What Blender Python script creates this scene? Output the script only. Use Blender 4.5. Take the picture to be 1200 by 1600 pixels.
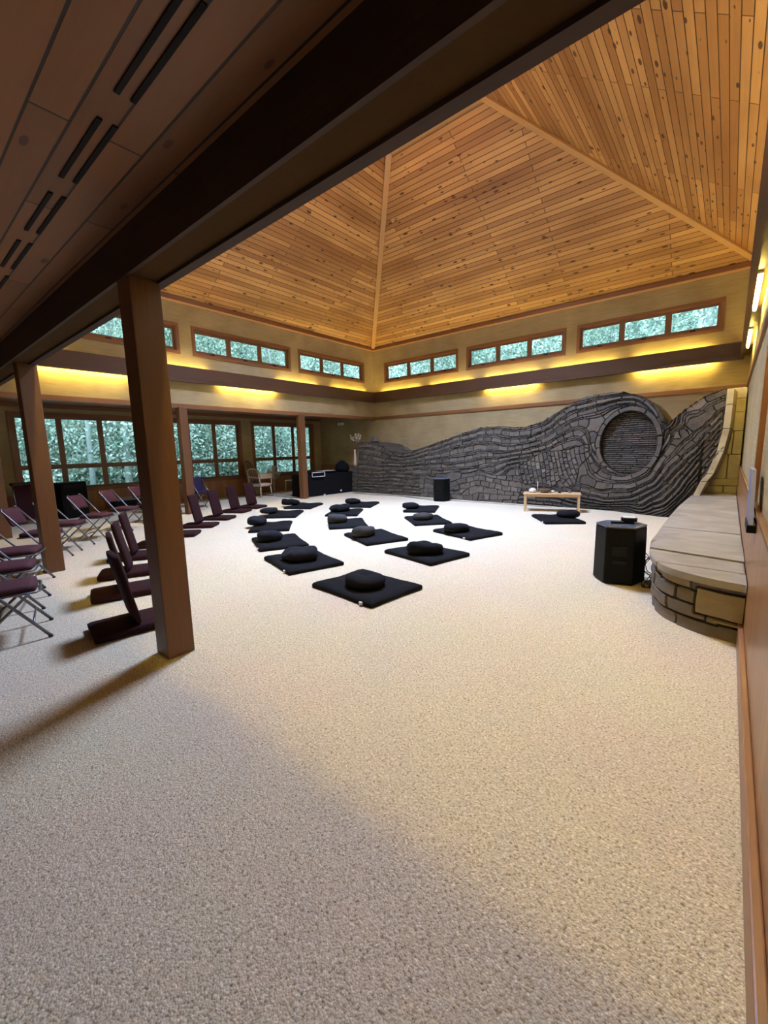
import bpy, bmesh, math, random
import numpy as np
from mathutils import Vector, Matrix
random.seed(7)
PI = math.pi
for o in list(bpy.data.objects): bpy.data.objects.remove(o)
S = bpy.context.scene
COL = S.collection

# ------------------------------------------------------------------ camera, world, light, exposure
EYE = 1.5
yaw, pitch, roll = -0.690689317, 0.147330885, -0.0238438445
fwd = Vector((math.sin(yaw)*math.cos(pitch), math.cos(yaw)*math.cos(pitch), -math.sin(pitch)))
rgt = Vector((math.cos(yaw), -math.sin(yaw), 0))
up = rgt.cross(fwd)
r2 = rgt*math.cos(roll) + up*math.sin(roll)
u2 = -rgt*math.sin(roll) + up*math.cos(roll)
cd = bpy.data.cameras.new('camera'); cam = bpy.data.objects.new('camera', cd); COL.objects.link(cam)
m = Matrix((r2, u2, -fwd)).transposed().to_4x4(); m.translation = (0, 0, EYE); cam.matrix_world = m
cd.sensor_fit = 'VERTICAL'; cd.sensor_height = 32; cd.sensor_width = 24
cd.lens = 650.976/1600*32; cd.clip_start = 0.02; cd.clip_end = 300
S.camera = cam
S.view_settings.view_transform = 'Standard'; S.view_settings.look = 'None'
S.view_settings.exposure = -0.14; S.view_settings.gamma = 1; S.view_settings.use_curve_mapping = False
SKY_STRENGTH = 8.0
W = bpy.data.worlds.new('sky'); S.world = W; W.use_nodes = True
bgn = W.node_tree.nodes['Background']
bgn.inputs[0].default_value = (0.56, 0.83, 1.0, 1); bgn.inputs[1].default_value = SKY_STRENGTH
TUBE_UP = 60.0      # strength of the tubes hidden in the cove
TUBE_DOWN = 155.0    # strength of the tubes under the shelf
TUBE_COL = (1.0, 0.74, 0.16)

def portal(loc, sx, sy, direction):
    l = bpy.data.lights.new('daylight_portal', 'AREA'); l.shape = 'RECTANGLE'; l.size = sx; l.size_y = sy
    l.cycles.is_portal = True
    o = bpy.data.objects.new('daylight_portal', l); COL.objects.link(o); o.location = loc
    o.rotation_euler = Vector(direction).to_track_quat('-Z', 'Y').to_euler()
    return o
# daylight of the glazed lantern on top of the roof
sl = bpy.data.lights.new('lantern_daylight', 'AREA'); sl.shape = 'RECTANGLE'; sl.size = 2.1; sl.size_y = 2.5
sl.energy = 3900; sl.color = (0.49, 0.59, 1.0)
slo = bpy.data.objects.new('lantern_daylight', sl); COL.objects.link(slo); slo.location = (-5.22, 6.8, 9.3)

# ------------------------------------------------------------------ materials
def mat(name): 
    m = bpy.data.materials.new(name); m.use_nodes = True
    nt = m.node_tree; return m, nt, nt.nodes['Principled BSDF']
def N(nt, t, **kw):
    n = nt.nodes.new(t)
    for k, v in kw.items(): setattr(n, k, v)
    return n
def simple(name, col, rough=.6, metal=0, noise=0, nscale=20, bump=0, coat=0, spec=None):
    m, nt, b = mat(name)
    b.inputs['Base Color'].default_value = (*col, 1); b.inputs['Roughness'].default_value = rough
    b.inputs['Metallic'].default_value = metal
    if spec is not None: b.inputs['Specular IOR Level'].default_value = spec
    tc = N(nt, 'ShaderNodeTexCoord'); no = N(nt, 'ShaderNodeTexNoise'); no.inputs['Scale'].default_value = nscale
    no.inputs['Detail'].default_value = 4
    nt.links.new(tc.outputs['Object'], no.inputs['Vector'])
    mx = N(nt, 'ShaderNodeMix', data_type='RGBA'); k = noise
    mx.inputs['A'].default_value = (*[c*(1-k) for c in col], 1); mx.inputs['B'].default_value = (*[min(1, c*(1+k)) for c in col], 1)
    nt.links.new(no.outputs['Fac'], mx.inputs['Factor']); nt.links.new(mx.outputs['Result'], b.inputs['Base Color'])
    if bump:
        bp = N(nt, 'ShaderNodeBump'); bp.inputs['Strength'].default_value = bump; bp.inputs['Distance'].default_value = .01
        nt.links.new(no.outputs['Fac'], bp.inputs['Height']); nt.links.new(bp.outputs['Normal'], b.inputs['Normal'])
    return m
def wood(name, c1, c2, plank=None, plen=2.6, knots=0.0, rough=.42, grain=.35, gap=(.10, .045, .015), gapw=.006, patch=0):
    """UV in metres: u along the grain, v across."""
    m, nt, b = mat(name); L = nt.links.new
    uv = N(nt, 'ShaderNodeUVMap'); uv.uv_map = 'UVMap'
    mp = N(nt, 'ShaderNodeMapping'); mp.inputs['Scale'].default_value = (1.6, 26, 1); L(uv.outputs['UV'], mp.inputs['Vector'])
    no = N(nt, 'ShaderNodeTexNoise'); no.inputs['Scale'].default_value = 1.6; no.inputs['Detail'].default_value = 6; no.inputs['Distortion'].default_value = .6
    L(mp.outputs['Vector'], no.inputs['Vector'])
    mx = N(nt, 'ShaderNodeMix', data_type='RGBA')
    mx.inputs['A'].default_value = (*c1, 1); mx.inputs['B'].default_value = (*c2, 1)
    fac = no.outputs['Fac']
    h = None
    if plank:
        br = N(nt, 'ShaderNodeTexBrick'); br.offset = .37; br.offset_frequency = 2; br.squash = 1
        for k, v in (('Scale', 1), ('Mortar Size', gapw), ('Mortar Smooth', .3), ('Bias', 0), ('Brick Width', plen), ('Row Height', plank)): br.inputs[k].default_value = v
        br.inputs['Color1'].default_value = (0, 0, 0, 1); br.inputs['Color2'].default_value = (1, 1, 1, 1); br.inputs['Mortar'].default_value = (.5, .5, .5, 1)
        L(uv.outputs['UV'], br.inputs['Vector'])
        ma = N(nt, 'ShaderNodeMath', operation='MULTIPLY_ADD'); ma.inputs[1].default_value = .75; 
        bw = N(nt, 'ShaderNodeRGBToBW'); L(br.outputs['Color'], bw.inputs['Color'])
        sc = N(nt, 'ShaderNodeMath', operation='MULTIPLY'); sc.inputs[1].default_value = grain; L(no.outputs['Fac'], sc.inputs[0])
        L(bw.outputs['Val'], ma.inputs[0]); L(sc.outputs[0], ma.inputs[2]); fac = ma.outputs[0]
    L(fac, mx.inputs['Factor']); col = mx.outputs['Result']
    if patch:
        pn = N(nt, 'ShaderNodeTexNoise'); pn.inputs['Scale'].default_value = 1.0; pm = N(nt, 'ShaderNodeMapping'); pm.inputs['Scale'].default_value = (.45, 1.6, 1); L(uv.outputs['UV'], pm.inputs['Vector']); L(pm.outputs['Vector'], pn.inputs['Vector'])
        pr = N(nt, 'ShaderNodeMapRange'); pr.inputs['From Min'].default_value = .4; pr.inputs['From Max'].default_value = .7
        pr.inputs['To Min'].default_value = 0; pr.inputs['To Max'].default_value = patch; L(pn.outputs['Fac'], pr.inputs['Value'])
        mp2 = N(nt, 'ShaderNodeMix', data_type='RGBA'); L(pr.outputs['Result'], mp2.inputs['Factor']); L(col, mp2.inputs['A'])
        mp2.inputs['B'].default_value = (c1[0]*.62, c1[1]*.55, c1[2]*.5, 1); col = mp2.outputs['Result']
    if knots:
        km = N(nt, 'ShaderNodeMapping'); km.inputs['Scale'].default_value = (4.3, 11.5, 1); L(uv.outputs['UV'], km.inputs['Vector'])
        vo = N(nt, 'ShaderNodeTexVoronoi'); vo.inputs['Scale'].default_value = 1; vo.inputs['Randomness'].default_value = .9; L(km.outputs['Vector'], vo.inputs['Vector'])
        bw2 = N(nt, 'ShaderNodeSeparateColor'); L(vo.outputs['Color'], bw2.inputs['Color'])
        # radius of each knot differs, many cells have none
        rr = N(nt, 'ShaderNodeMapRange'); rr.inputs['From Min'].default_value = 1-knots; rr.inputs['From Max'].default_value = 1; rr.inputs['To Min'].default_value = 0; rr.inputs['To Max'].default_value = .33
        L(bw2.outputs['Red'], rr.inputs['Value'])
        sb = N(nt, 'ShaderNodeMath', operation='SUBTRACT'); L(rr.outputs['Result'], sb.inputs[0]); L(vo.outputs['Distance'], sb.inputs[1])
        kr = N(nt, 'ShaderNodeMapRange'); kr.inputs['From Min'].default_value = 0.0; kr.inputs['From Max'].default_value = .04; kr.inputs['To Max'].default_value = .92
        L(sb.outputs[0], kr.inputs['Value'])
        m3 = N(nt, 'ShaderNodeMix', data_type='RGBA'); L(kr.outputs['Result'], m3.inputs['Factor']); L(col, m3.inputs['A'])
        m3.inputs['B'].default_value = (.085, .028, .012, 1); col = m3.outputs['Result']
    if plank:
        m4 = N(nt, 'ShaderNodeMix', data_type='RGBA'); L(br.outputs['Fac'], m4.inputs['Factor']); L(col, m4.inputs['A']); m4.inputs['B'].default_value = (*gap, 1); col = m4.outputs['Result']
        bp = N(nt, 'ShaderNodeBump'); bp.invert = True; bp.inputs['Strength'].default_value = .6; bp.inputs['Distance'].default_value = .006
        L(br.outputs['Fac'], bp.inputs['Height']); L(bp.outputs['Normal'], b.inputs['Normal'])
    L(col, b.inputs['Base Color']); b.inputs['Roughness'].default_value = rough
    return m

M = {}
M['roof_planks'] = wood('cedar_roof_planks', (.36, .15, .045), (.80, .45, .17), plank=.115, plen=3.6, knots=.80, rough=.5, patch=.55, gap=(.085, .032, .01), gapw=.007)
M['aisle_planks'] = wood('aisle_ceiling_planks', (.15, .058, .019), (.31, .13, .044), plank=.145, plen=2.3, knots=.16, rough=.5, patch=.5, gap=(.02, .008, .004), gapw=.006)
M['trim'] = wood('cedar_trim', (.15, .060, .022), (.26, .11, .040), rough=.4)
M['trim_light'] = wood('light_cedar_trim', (.55, .30, .12), (.72, .42, .18), rough=.4)
M['post'] = wood('cedar_post', (.10, .040, .012), (.165, .068, .022), rough=.5)
M['panel'] = wood('cedar_wainscot', (.25, .115, .040), (.37, .18, .065), plank=.14, plen=6, rough=.3, gapw=.003)
M['base'] = wood('cedar_baseboard', (.24, .11, .05), (.35, .175, .08), rough=.35)
M['shelf'] = wood('dark_cedar_shelf', (.055, .024, .011), (.10, .043, .019), rough=.42)
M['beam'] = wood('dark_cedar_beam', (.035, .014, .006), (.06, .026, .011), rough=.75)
M['sash'] = wood('window_sash_wood', (.15, .06, .022), (.26, .11, .04), rough=.4)
M['palewood'] = wood('pale_maple', (.56, .36, .17), (.74, .52, .28), rough=.4)
M['oldwood'] = wood('grey_maple', (.48, .36, .24), (.64, .50, .35), rough=.5)
M['wicker'] = simple('wicker', (.20, .14, .08), .7, noise=.4, nscale=60, bump=.5)

def plaster(name, c1, c2):
    m, nt, b = mat(name); L = nt.links.new
    ge = N(nt, 'ShaderNodeNewGeometry'); mp = N(nt, 'ShaderNodeMapping'); mp.inputs['Scale'].default_value = (1.2, 1.2, 22)
    L(ge.outputs['Position'], mp.inputs['Vector'])
    no = N(nt, 'ShaderNodeTexNoise'); no.inputs['Scale'].default_value = 2.2; no.inputs['Detail'].default_value = 6; L(mp.outputs['Vector'], no.inputs['Vector'])
    n2 = N(nt, 'ShaderNodeTexNoise'); n2.inputs['Scale'].default_value = 1.6; L(ge.outputs['Position'], n2.inputs['Vector'])
    ad = N(nt, 'ShaderNodeMath', operation='ADD'); L(no.outputs['Fac'], ad.inputs[0]); L(n2.outputs['Fac'], ad.inputs[1])
    mr = N(nt, 'ShaderNodeMapRange'); mr.inputs['From Min'].default_value = .7; mr.inputs['From Max'].default_value = 1.3; L(ad.outputs[0], mr.inputs['Value'])
    mx = N(nt, 'ShaderNodeMix', data_type='RGBA'); mx.inputs['A'].default_value = (*c1, 1); mx.inputs['B'].default_value = (*c2, 1)
    L(mr.outputs['Result'], mx.inputs['Factor']); L(mx.outputs['Result'], b.inputs['Base Color'])
    bp = N(nt, 'ShaderNodeBump'); bp.inputs['Strength'].default_value = .35; bp.inputs['Distance'].default_value = .006
    L(no.outputs['Fac'], bp.inputs['Height']); L(bp.outputs['Normal'], b.inputs['Normal']); b.inputs['Roughness'].default_value = .85
    return m
M['plaster'] = plaster('straw_plaster', (.29, .215, .10), (.41, .32, .16))
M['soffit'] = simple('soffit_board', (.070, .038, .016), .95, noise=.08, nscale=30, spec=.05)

def carpet():
    m, nt, b = mat('berber_carpet'); L = nt.links.new
    ge = N(nt, 'ShaderNodeNewGeometry')
    vo = N(nt, 'ShaderNodeTexVoronoi'); vo.inputs['Scale'].default_value = 150; L(ge.outputs['Position'], vo.inputs['Vector'])
    se = N(nt, 'ShaderNodeSeparateColor'); L(vo.outputs['Color'], se.inputs['Color'])
    no = N(nt, 'ShaderNodeTexNoise'); no.inputs['Scale'].default_value = 85; no.inputs['Detail'].default_value = 3; L(ge.outputs['Position'], no.inputs['Vector'])
    big = N(nt, 'ShaderNodeTexNoise'); big.inputs['Scale'].default_value = 1.1; L(ge.outputs['Position'], big.inputs['Vector'])
    cr = N(nt, 'ShaderNodeValToRGB'); e = cr.color_ramp.elements
    e[0].position = 0; e[0].color = (.30, .22, .13, 1); e[1].position = 1; e[1].color = (.95, .845, .64, 1)
    for p, c in ((.10, (.39, .305, .18, 1)), (.35, (.63, .53, .35, 1)), (.7, (.73, .63, .44, 1))):
        x = e.new(p); x.color = c
    a = N(nt, 'ShaderNodeMath', operation='MULTIPLY_ADD'); a.inputs[1].default_value = .5; L(se.outputs['Red'], a.inputs[0])
    a2 = N(nt, 'ShaderNodeMath', operation='MULTIPLY_ADD'); a2.inputs[1].default_value = 1.7; a2.inputs[2].default_value = -.6; L(no.outputs['Fac'], a2.inputs[0]); L(a2.outputs[0], a.inputs[2])
    L(a.outputs[0], cr.inputs['Fac'])
    mx = N(nt, 'ShaderNodeMix', data_type='RGBA'); mx.blend_type = 'MULTIPLY'; mx.inputs['Factor'].default_value = .12
    L(cr.outputs['Color'], mx.inputs['A']); L(big.outputs['Color'], mx.inputs['B'])
    L(mx.outputs['Result'], b.inputs['Base Color']); b.inputs['Roughness'].default_value = .95; b.inputs['Specular IOR Level'].default_value = .1
    iv = N(nt, 'ShaderNodeMath', operation='SUBTRACT'); L(no.outputs['Fac'], iv.inputs[0]); L(vo.outputs['Distance'], iv.inputs[1])
    bp = N(nt, 'ShaderNodeBump'); bp.inputs['Strength'].default_value = .6; bp.inputs['Distance'].default_value = .006
    L(iv.outputs[0], bp.inputs['Height']); L(bp.outputs['Normal'], b.inputs['Normal'])
    return m
M['carpet'] = carpet()

def stone(name, dark, light, joint, tan=None, tanamt=0.0, rough=.8):
    m, nt, b = mat(name); L = nt.links.new
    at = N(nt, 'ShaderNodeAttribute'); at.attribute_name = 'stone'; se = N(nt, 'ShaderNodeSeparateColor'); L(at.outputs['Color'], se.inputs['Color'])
    ge = N(nt, 'ShaderNodeNewGeometry')
    no = N(nt, 'ShaderNodeTexNoise'); no.inputs['Scale'].default_value = 14; no.inputs['Detail'].default_value = 8; no.inputs['Roughness'].default_value = .65; L(ge.outputs['Position'], no.inputs['Vector'])
    ad = N(nt, 'ShaderNodeMath', operation='MULTIPLY_ADD'); ad.inputs[1].default_value = .55; L(se.outputs['Red'], ad.inputs[0])
    n2 = N(nt, 'ShaderNodeMath', operation='MULTIPLY'); n2.inputs[1].default_value = .6; L(no.outputs['Fac'], n2.inputs[0]); L(n2.outputs[0], ad.inputs[2])
    mx = N(nt, 'ShaderNodeMix', data_type='RGBA'); mx.inputs['A'].default_value = (*dark, 1); mx.inputs['B'].default_value = (*light, 1); L(ad.outputs[0], mx.inputs['Factor'])
    col = mx.outputs['Result']
    if tan:
        r = N(nt, 'ShaderNodeMapRange'); r.inputs['From Min'].default_value = 1-tanamt; r.inputs['From Max'].default_value = 1-tanamt+.08; L(se.outputs['Blue'], r.inputs['Value'])
        t = N(nt, 'ShaderNodeMix', data_type='RGBA'); L(r.outputs['Result'], t.inputs['Factor']); L(col, t.inputs['A']); t.inputs['B'].default_value = (*tan, 1); col = t.outputs['Result']
    j = N(nt, 'ShaderNodeMix', data_type='RGBA'); L(se.outputs['Green'], j.inputs['Factor']); L(col, j.inputs['A']); j.inputs['B'].default_value = (*joint, 1)  # dark joint tint paints the shadow between dry-laid stones, besides the sunk grooves
    L(j.outputs['Result'], b.inputs['Base Color']); b.inputs['Roughness'].default_value = rough
    bp = N(nt, 'ShaderNodeBump'); bp.inputs['Strength'].default_value = .9; bp.inputs['Distance'].default_value = .02
    L(no.outputs['Fac'], bp.inputs['Height']); L(bp.outputs['Normal'], b.inputs['Normal'])
    return m
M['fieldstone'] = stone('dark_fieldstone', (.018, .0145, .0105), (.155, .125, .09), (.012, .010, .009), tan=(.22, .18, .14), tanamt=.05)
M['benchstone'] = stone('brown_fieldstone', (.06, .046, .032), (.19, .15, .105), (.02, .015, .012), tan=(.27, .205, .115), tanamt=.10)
def slabstone(name, c1, c2, sc=2.2, rough=.6):
    m, nt, b = mat(name); L = nt.links.new
    ge = N(nt, 'ShaderNodeNewGeometry'); mp = N(nt, 'ShaderNodeMapping'); mp.inputs['Scale'].default_value = (1, 1.5, 1.5); L(ge.outputs['Position'], mp.inputs['Vector'])
    no = N(nt, 'ShaderNodeTexNoise'); no.inputs['Scale'].default_value = sc; no.inputs['Detail'].default_value = 8; no.inputs['Distortion'].default_value = .8; L(mp.outputs['Vector'], no.inputs['Vector'])
    fi = N(nt, 'ShaderNodeTexNoise'); fi.inputs['Scale'].default_value = 40; fi.inputs['Detail'].default_value = 6; L(ge.outputs['Position'], fi.inputs['Vector'])
    mr = N(nt, 'ShaderNodeMapRange'); mr.inputs['From Min'].default_value = .32; mr.inputs['From Max'].default_value = .68; L(no.outputs['Fac'], mr.inputs['Value'])
    mx = N(nt, 'ShaderNodeMix', data_type='RGBA'); mx.inputs['A'].default_value = (*c1, 1); mx.inputs['B'].default_value = (*c2, 1); L(mr.outputs['Result'], mx.inputs['Factor'])
    L(mx.outputs['Result'], b.inputs['Base Color']); b.inputs['Roughness'].default_value = rough
    bp = N(nt, 'ShaderNodeBump'); bp.inputs['Strength'].default_value = .5; bp.inputs['Distance'].default_value = .012
    L(fi.outputs['Fac'], bp.inputs['Height']); L(bp.outputs['Normal'], b.inputs['Normal'])
    return m
M['slab'] = slabstone('sandstone_slab', (.22, .19, .15), (.33, .295, .24))
M['slabtan'] = slabstone('tan_sandstone', (.34, .28, .16), (.52, .44, .27), 1.4)

M['black_cloth'] = simple('black_cotton', (.006, .0055, .006), .9, noise=.3, nscale=90, bump=.3, spec=.15)
M['navy_cloth'] = simple('blue_black_cotton', (.010, .010, .013), .9, noise=.3, nscale=90, bump=.3, spec=.2)
M['grey_cloth'] = simple('charcoal_cotton', (.040, .036, .034), .9, noise=.35, nscale=60, bump=.4, spec=.2)
M['maroon_cloth'] = simple('maroon_cloth', (.026, .007, .008), .9, noise=.25, nscale=70, bump=.3, spec=.15)
M['chair_pad'] = simple('wine_vinyl_pad', (.070, .012, .015), .8, noise=.2, nscale=50, bump=.2)
M['chair_metal'] = simple('grey_steel_tube', (.20, .19, .19), .35, metal=.8)
M['rubber'] = simple('black_rubber', (.02, .02, .02), .7)
M['black'] = simple('black_plastic', (.004, .004, .004), .5, noise=.2, nscale=40, spec=.12)
M['black_gloss'] = simple('black_moulded_plastic', (.004, .004, .004), .4, noise=.2, nscale=40, spec=.2)
M['speaker_top_sheen'] = simple('sheen_tinted_speaker_top', (.10, .115, .14), .22, spec=.8)  # black plastic; bluish lighter base paints in the sheen of the windows
M['grille'] = simple('speaker_grille', (.005, .005, .0045), .6, noise=.4, nscale=300, spec=.1)
M['white'] = simple('white_plastic', (.75, .75, .74), .5)
M['label'] = simple('white_label_cloth', (.7, .7, .68), .8)
M['cream'] = simple('cream_ceramic', (.72, .66, .55), .3)
M['brass'] = simple('brown_bronze', (.18, .11, .06), .35, metal=.5)
M['fan_metal'] = simple('beige_metal', (.55, .48, .38), .45, metal=.2)
M['purple'] = simple('purple_fabric', (.026, .014, .055), .85, noise=.4, nscale=22)
M['slate_blue'] = simple('slate_blue_board', (.17, .18, .30), .6, noise=.1, nscale=10)
M['petal'] = simple('pale_petals', (.55, .47, .36), .8)
M['stem'] = simple('dry_stem', (.13, .11, .06), .8)
M['bark'] = simple('pale_bark', (.30, .33, .32), .9, noise=.4, nscale=8, bump=.5)
M['dark_hole'] = simple('slot_void', (.004, .003, .003), .9)
def leafmat(name, c1, c2):
    m, nt, b = mat(name); L = nt.links.new
    ge = N(nt, 'ShaderNodeNewGeometry'); no = N(nt, 'ShaderNodeTexNoise'); no.inputs['Scale'].default_value = 1.3; no.inputs['Detail'].default_value = 5
    L(ge.outputs['Position'], no.inputs['Vector'])
    mr = N(nt, 'ShaderNodeMapRange'); mr.inputs['From Min'].default_value = .35; mr.inputs['From Max'].default_value = .65; L(no.outputs['Fac'], mr.inputs['Value'])
    mx = N(nt, 'ShaderNodeMix', data_type='RGBA'); mx.inputs['A'].default_value = (*c1, 1); mx.inputs['B'].default_value = (*c2, 1); L(mr.outputs['Result'], mx.inputs['Factor'])
    L(mx.outputs['Result'], b.inputs['Base Color']); b.inputs['Roughness'].default_value = .7
    return m
M['leaf'] = leafmat('spring_leaves', (.17, .26, .19), (.55, .62, .54))
M['leaf2'] = leafmat('pale_leaves', (.30, .42, .33), (.70, .76, .70))
M['hill'] = leafmat('wooded_slope', (.10, .16, .12), (.40, .48, .42))
def glassm():
    m, nt, b = mat('window_glass'); L = nt.links.new
    tr = N(nt, 'ShaderNodeBsdfTransparent'); tr.inputs[0].default_value = (.95, .98, .97, 1)
    gl = N(nt, 'ShaderNodeBsdfGlossy'); gl.inputs['Roughness'].default_value = .02
    fr = N(nt, 'ShaderNodeFresnel'); fr.inputs[0].default_value = 1.3
    mx = N(nt, 'ShaderNodeMixShader'); L(fr.outputs[0], mx.inputs[0]); L(tr.outputs[0], mx.inputs[1]); L(gl.outputs[0], mx.inputs[2])
    L(mx.outputs[0], nt.nodes['Material Output'].inputs[0]); return m
M['glass'] = glassm()
def emit(name, col, s):
    m, nt, b = mat(name); b.inputs['Base Color'].default_value = (*col, 1)
    b.inputs['Emission Color'].default_value = (*col, 1); b.inputs['Emission Strength'].default_value = s
    return m
M['tube_up'] = emit('lit_tube_up', TUBE_COL, TUBE_UP)
M['tube_down'] = emit('lit_tube_down', TUBE_COL, TUBE_DOWN)
M['lamp'] = emit('lit_downlight', (1, .85, .6), 5)

# ------------------------------------------------------------------ mesh helpers
class MB:
    def __init__(s): s.v = []; s.f = []; s.mi = []; s.g = []; s.sm = []
    def face(s, pts, grain=(1, 0, 0), mi=0, smooth=False):
        b = len(s.v); s.v += [tuple(p) for p in pts]; s.f.append(tuple(range(b, b+len(pts)))); s.mi.append(mi); s.g.append(grain); s.sm.append(smooth)
    def mesh(s, vs, fs, grain=(1, 0, 0), mi=0, smooth=True):
        b = len(s.v); s.v += [tuple(p) for p in vs]
        for f in fs: s.f.append(tuple(b+i for i in f)); s.mi.append(mi); s.g.append(grain); s.sm.append(smooth)
    def box(s, a, b, grain=None, mi=0, bev=0):
        x0, y0, z0 = [min(p, q) for p, q in zip(a, b)]; x1, y1, z1 = [max(p, q) for p, q in zip(a, b)]
        d = (x1-x0, y1-y0, z1-z0)
        if grain is None:
            k = d.index(max(d)); grain = tuple(1 if i == k else 0 for i in range(3))
        V = [(x0, y0, z0), (x1, y0, z0), (x1, y1, z0), (x0, y1, z0), (x0, y0, z1), (x1, y0, z1), (x1, y1, z1), (x0, y1, z1)]
        F = [(3, 2, 1, 0), (4, 5, 6, 7), (0, 1, 5, 4), (1, 2, 6, 5), (2, 3, 7, 6), (3, 0, 4, 7)]
        s.mesh(V, F, grain, mi, False)
        return s
    def tube(s, pts, r, seg=8, mi=0, caps=True, closed=False):
        pts = [Vector(p) for p in pts]; n = len(pts); rs = r if isinstance(r, (list, tuple)) else [r]*n
        V = []; F = []; ref = None
        for i, p in enumerate(pts):
            if closed: t = (pts[(i+1) % n]-pts[i-1]).normalized()
            else: t = (pts[min(i+1, n-1)]-pts[max(i-1, 0)]).normalized()
            if ref is None:
                ref = t.orthogonal().normalized()
            ref = (ref - t*ref.dot(t)).normalized(); bi = t.cross(ref)
            for k in range(seg):
                a = 2*PI*k/seg; V.append(p+(ref*math.cos(a)+bi*math.sin(a))*rs[i])
        R = n if closed else n-1
        for i in range(R):
            for k in range(seg):
                a = i*seg+k; b = i*seg+(k+1) % seg; j = ((i+1) % n)*seg
                F.append((a, b, j+(k+1) % seg, j+k))
        if caps and not closed: F.append(tuple(range(seg))[::-1]); F.append(tuple((n-1)*seg+k for k in range(seg)))
        s.mesh(V, F, (0, 0, 1), mi, True); return s
    def lathe(s, prof, seg=24, c=(0, 0, 0), mi=0):
        V = []; F = []
        for r, z in prof:
            for k in range(seg): a = 2*PI*k/seg; V.append((c[0]+r*math.cos(a), c[1]+r*math.sin(a), c[2]+z))
        for i in range(len(prof)-1):
            for k in range(seg): F.append((i*seg+k, i*seg+(k+1) % seg, (i+1)*seg+(k+1) % seg, (i+1)*seg+k))
        s.mesh(V, F, (0, 0, 1), mi, True); return s
    def prism(s, poly, z0, z1, mi=0, top=None):
        top = top or poly; n = len(poly)
        V = [(x, y, z0) for x, y in poly]+[(x, y, z1) for x, y in top]
        F = [tuple(range(n))[::-1], tuple(range(n, 2*n))]+[(i, (i+1) % n, n+(i+1) % n, n+i) for i in range(n)]
        s.mesh(V, F, (1, 0, 0), mi, False); return s
    def build(s, name, ms, parent=None, loc=(0, 0, 0), rot=0, bevel=0, subsurf=0):
        me = bpy.data.meshes.new(name); me.from_pydata(s.v, [], s.f)
        ms = ms if isinstance(ms, (list, tuple)) else [ms]
        for q in ms: me.materials.append(M[q] if isinstance(q, str) else q)
        uvl = me.uv_layers.new(name='UVMap'); uv = uvl.data
        for p in me.polygons:
            p.material_index = s.mi[p.index]; p.use_smooth = s.sm[p.index]
            n = p.normal; g = Vector(s.g[p.index]); u = g-n*g.dot(n)
            if u.length < .05: u = Vector((0, 0, 1)).cross(n) if abs(n.z) < .9 else Vector((1, 0, 0))
            u.normalize(); w = n.cross(u)
            for li in p.loop_indices:
                c = me.vertices[me.loops[li].vertex_index].co; uv[li].uv = (c.dot(u), c.dot(w))
        me.update()
        o = bpy.data.objects.new(name, me); COL.objects.link(o); o.location = loc; o.rotation_euler = (0, 0, rot)
        if parent: o.parent = parent
        if bevel:
            b = o.modifiers.new('bevel', 'BEVEL'); b.width = bevel; b.segments = 2; b.limit_method = 'ANGLE'
        if subsurf:
            q = o.modifiers.new('sub', 'SUBSURF'); q.levels = subsurf; q.render_levels = subsurf
        return o
def struct(o): o['kind'] = 'structure'; return o
def tag(o, label=None, cat=None, group=None, kind=None):
    if label: o['label'] = label
    if cat: o['category'] = cat
    if group: o['group'] = group
    if kind: o['kind'] = kind
    return o
def thing(name, label, cat, loc=(0, 0, 0), rz=0, group=None):
    o = bpy.data.objects.new(name, None); COL.objects.link(o); o.location = loc; o.rotation_euler = (0, 0, rz); o.empty_display_size = .1
    return tag(o, label, cat, group)
def dup(root, loc, rz, label, group=None):
    r = root.copy(); COL.objects.link(r); r.location = loc; r.rotation_euler = (0, 0, rz); r['label'] = label
    if group: r['group'] = group
    for ch in list(root.children):
        c = ch.copy(); COL.objects.link(c); c.parent = r
        for gch in list(ch.children):
            d = gch.copy(); COL.objects.link(d); d.parent = c
    return r
def B(*boxes, **kw):
    m_ = MB()
    for b in boxes: m_.box(*b, **kw)
    return m_

# ------------------------------------------------------------------ dimensions
XW, XR, YN, YS = -10.6, .20, 1.19, 12.4      # hall: left band, right wall, near beam, stone-wall side
XA, YB = -13.7, -2.0                          # window wall of the left aisle, wall behind the camera
ZL, ZS0, ZS1, ZC = 2.65, 3.27, 3.64, 5.18     # soffit, shelf bottom/top, clerestory top
# floor
struct(B(((XA-.3, YB-.3, -.12), (XR+.3, YS+.4, 0))).build('floor', 'carpet'))
# rectangular wall with holes, plane x=const ('x') or y=const ('y'); inner face at c, thickness t (signed outward)
def wall(name, axis, c, t, a0, a1, z0, z1, holes, material='plaster'):
    A = sorted(set([a0, a1]+[h[0] for h in holes]+[h[1] for h in holes])); Z = sorted(set([z0, z1]+[h[2] for h in holes]+[h[3] for h in holes]))
    m_ = MB()
    for i in range(len(A)-1):
        for j in range(len(Z)-1):
            am, zm = (A[i]+A[i+1])/2, (Z[j]+Z[j+1])/2
            if any(h[0] < am < h[1] and h[2] < zm < h[3] for h in holes): continue
            if axis == 'x': m_.box((c, A[i], Z[j]), (c+t, A[i+1], Z[j+1]), grain=(0, 1, 0))
            else: m_.box((A[i], c, Z[j]), (A[i+1], c+t, Z[j+1]), grain=(1, 0, 0))
    return struct(m_.build(name, material))
CH = dict(W=[(2.15, 5.05), (5.51, 8.43), (8.88, 11.77)], S=[(-10.0, -7.06), (-6.62, -3.74), (-3.32, -.38)])
cz0, cz1 = 4.02, 4.60
wall('wall_left_clerestory', 'x', XW, -.15, YN-.2, YS+.15, ZS1-.3, ZC+.3, [(a, b, cz0, cz1) for a, b in CH['W']])
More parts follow.
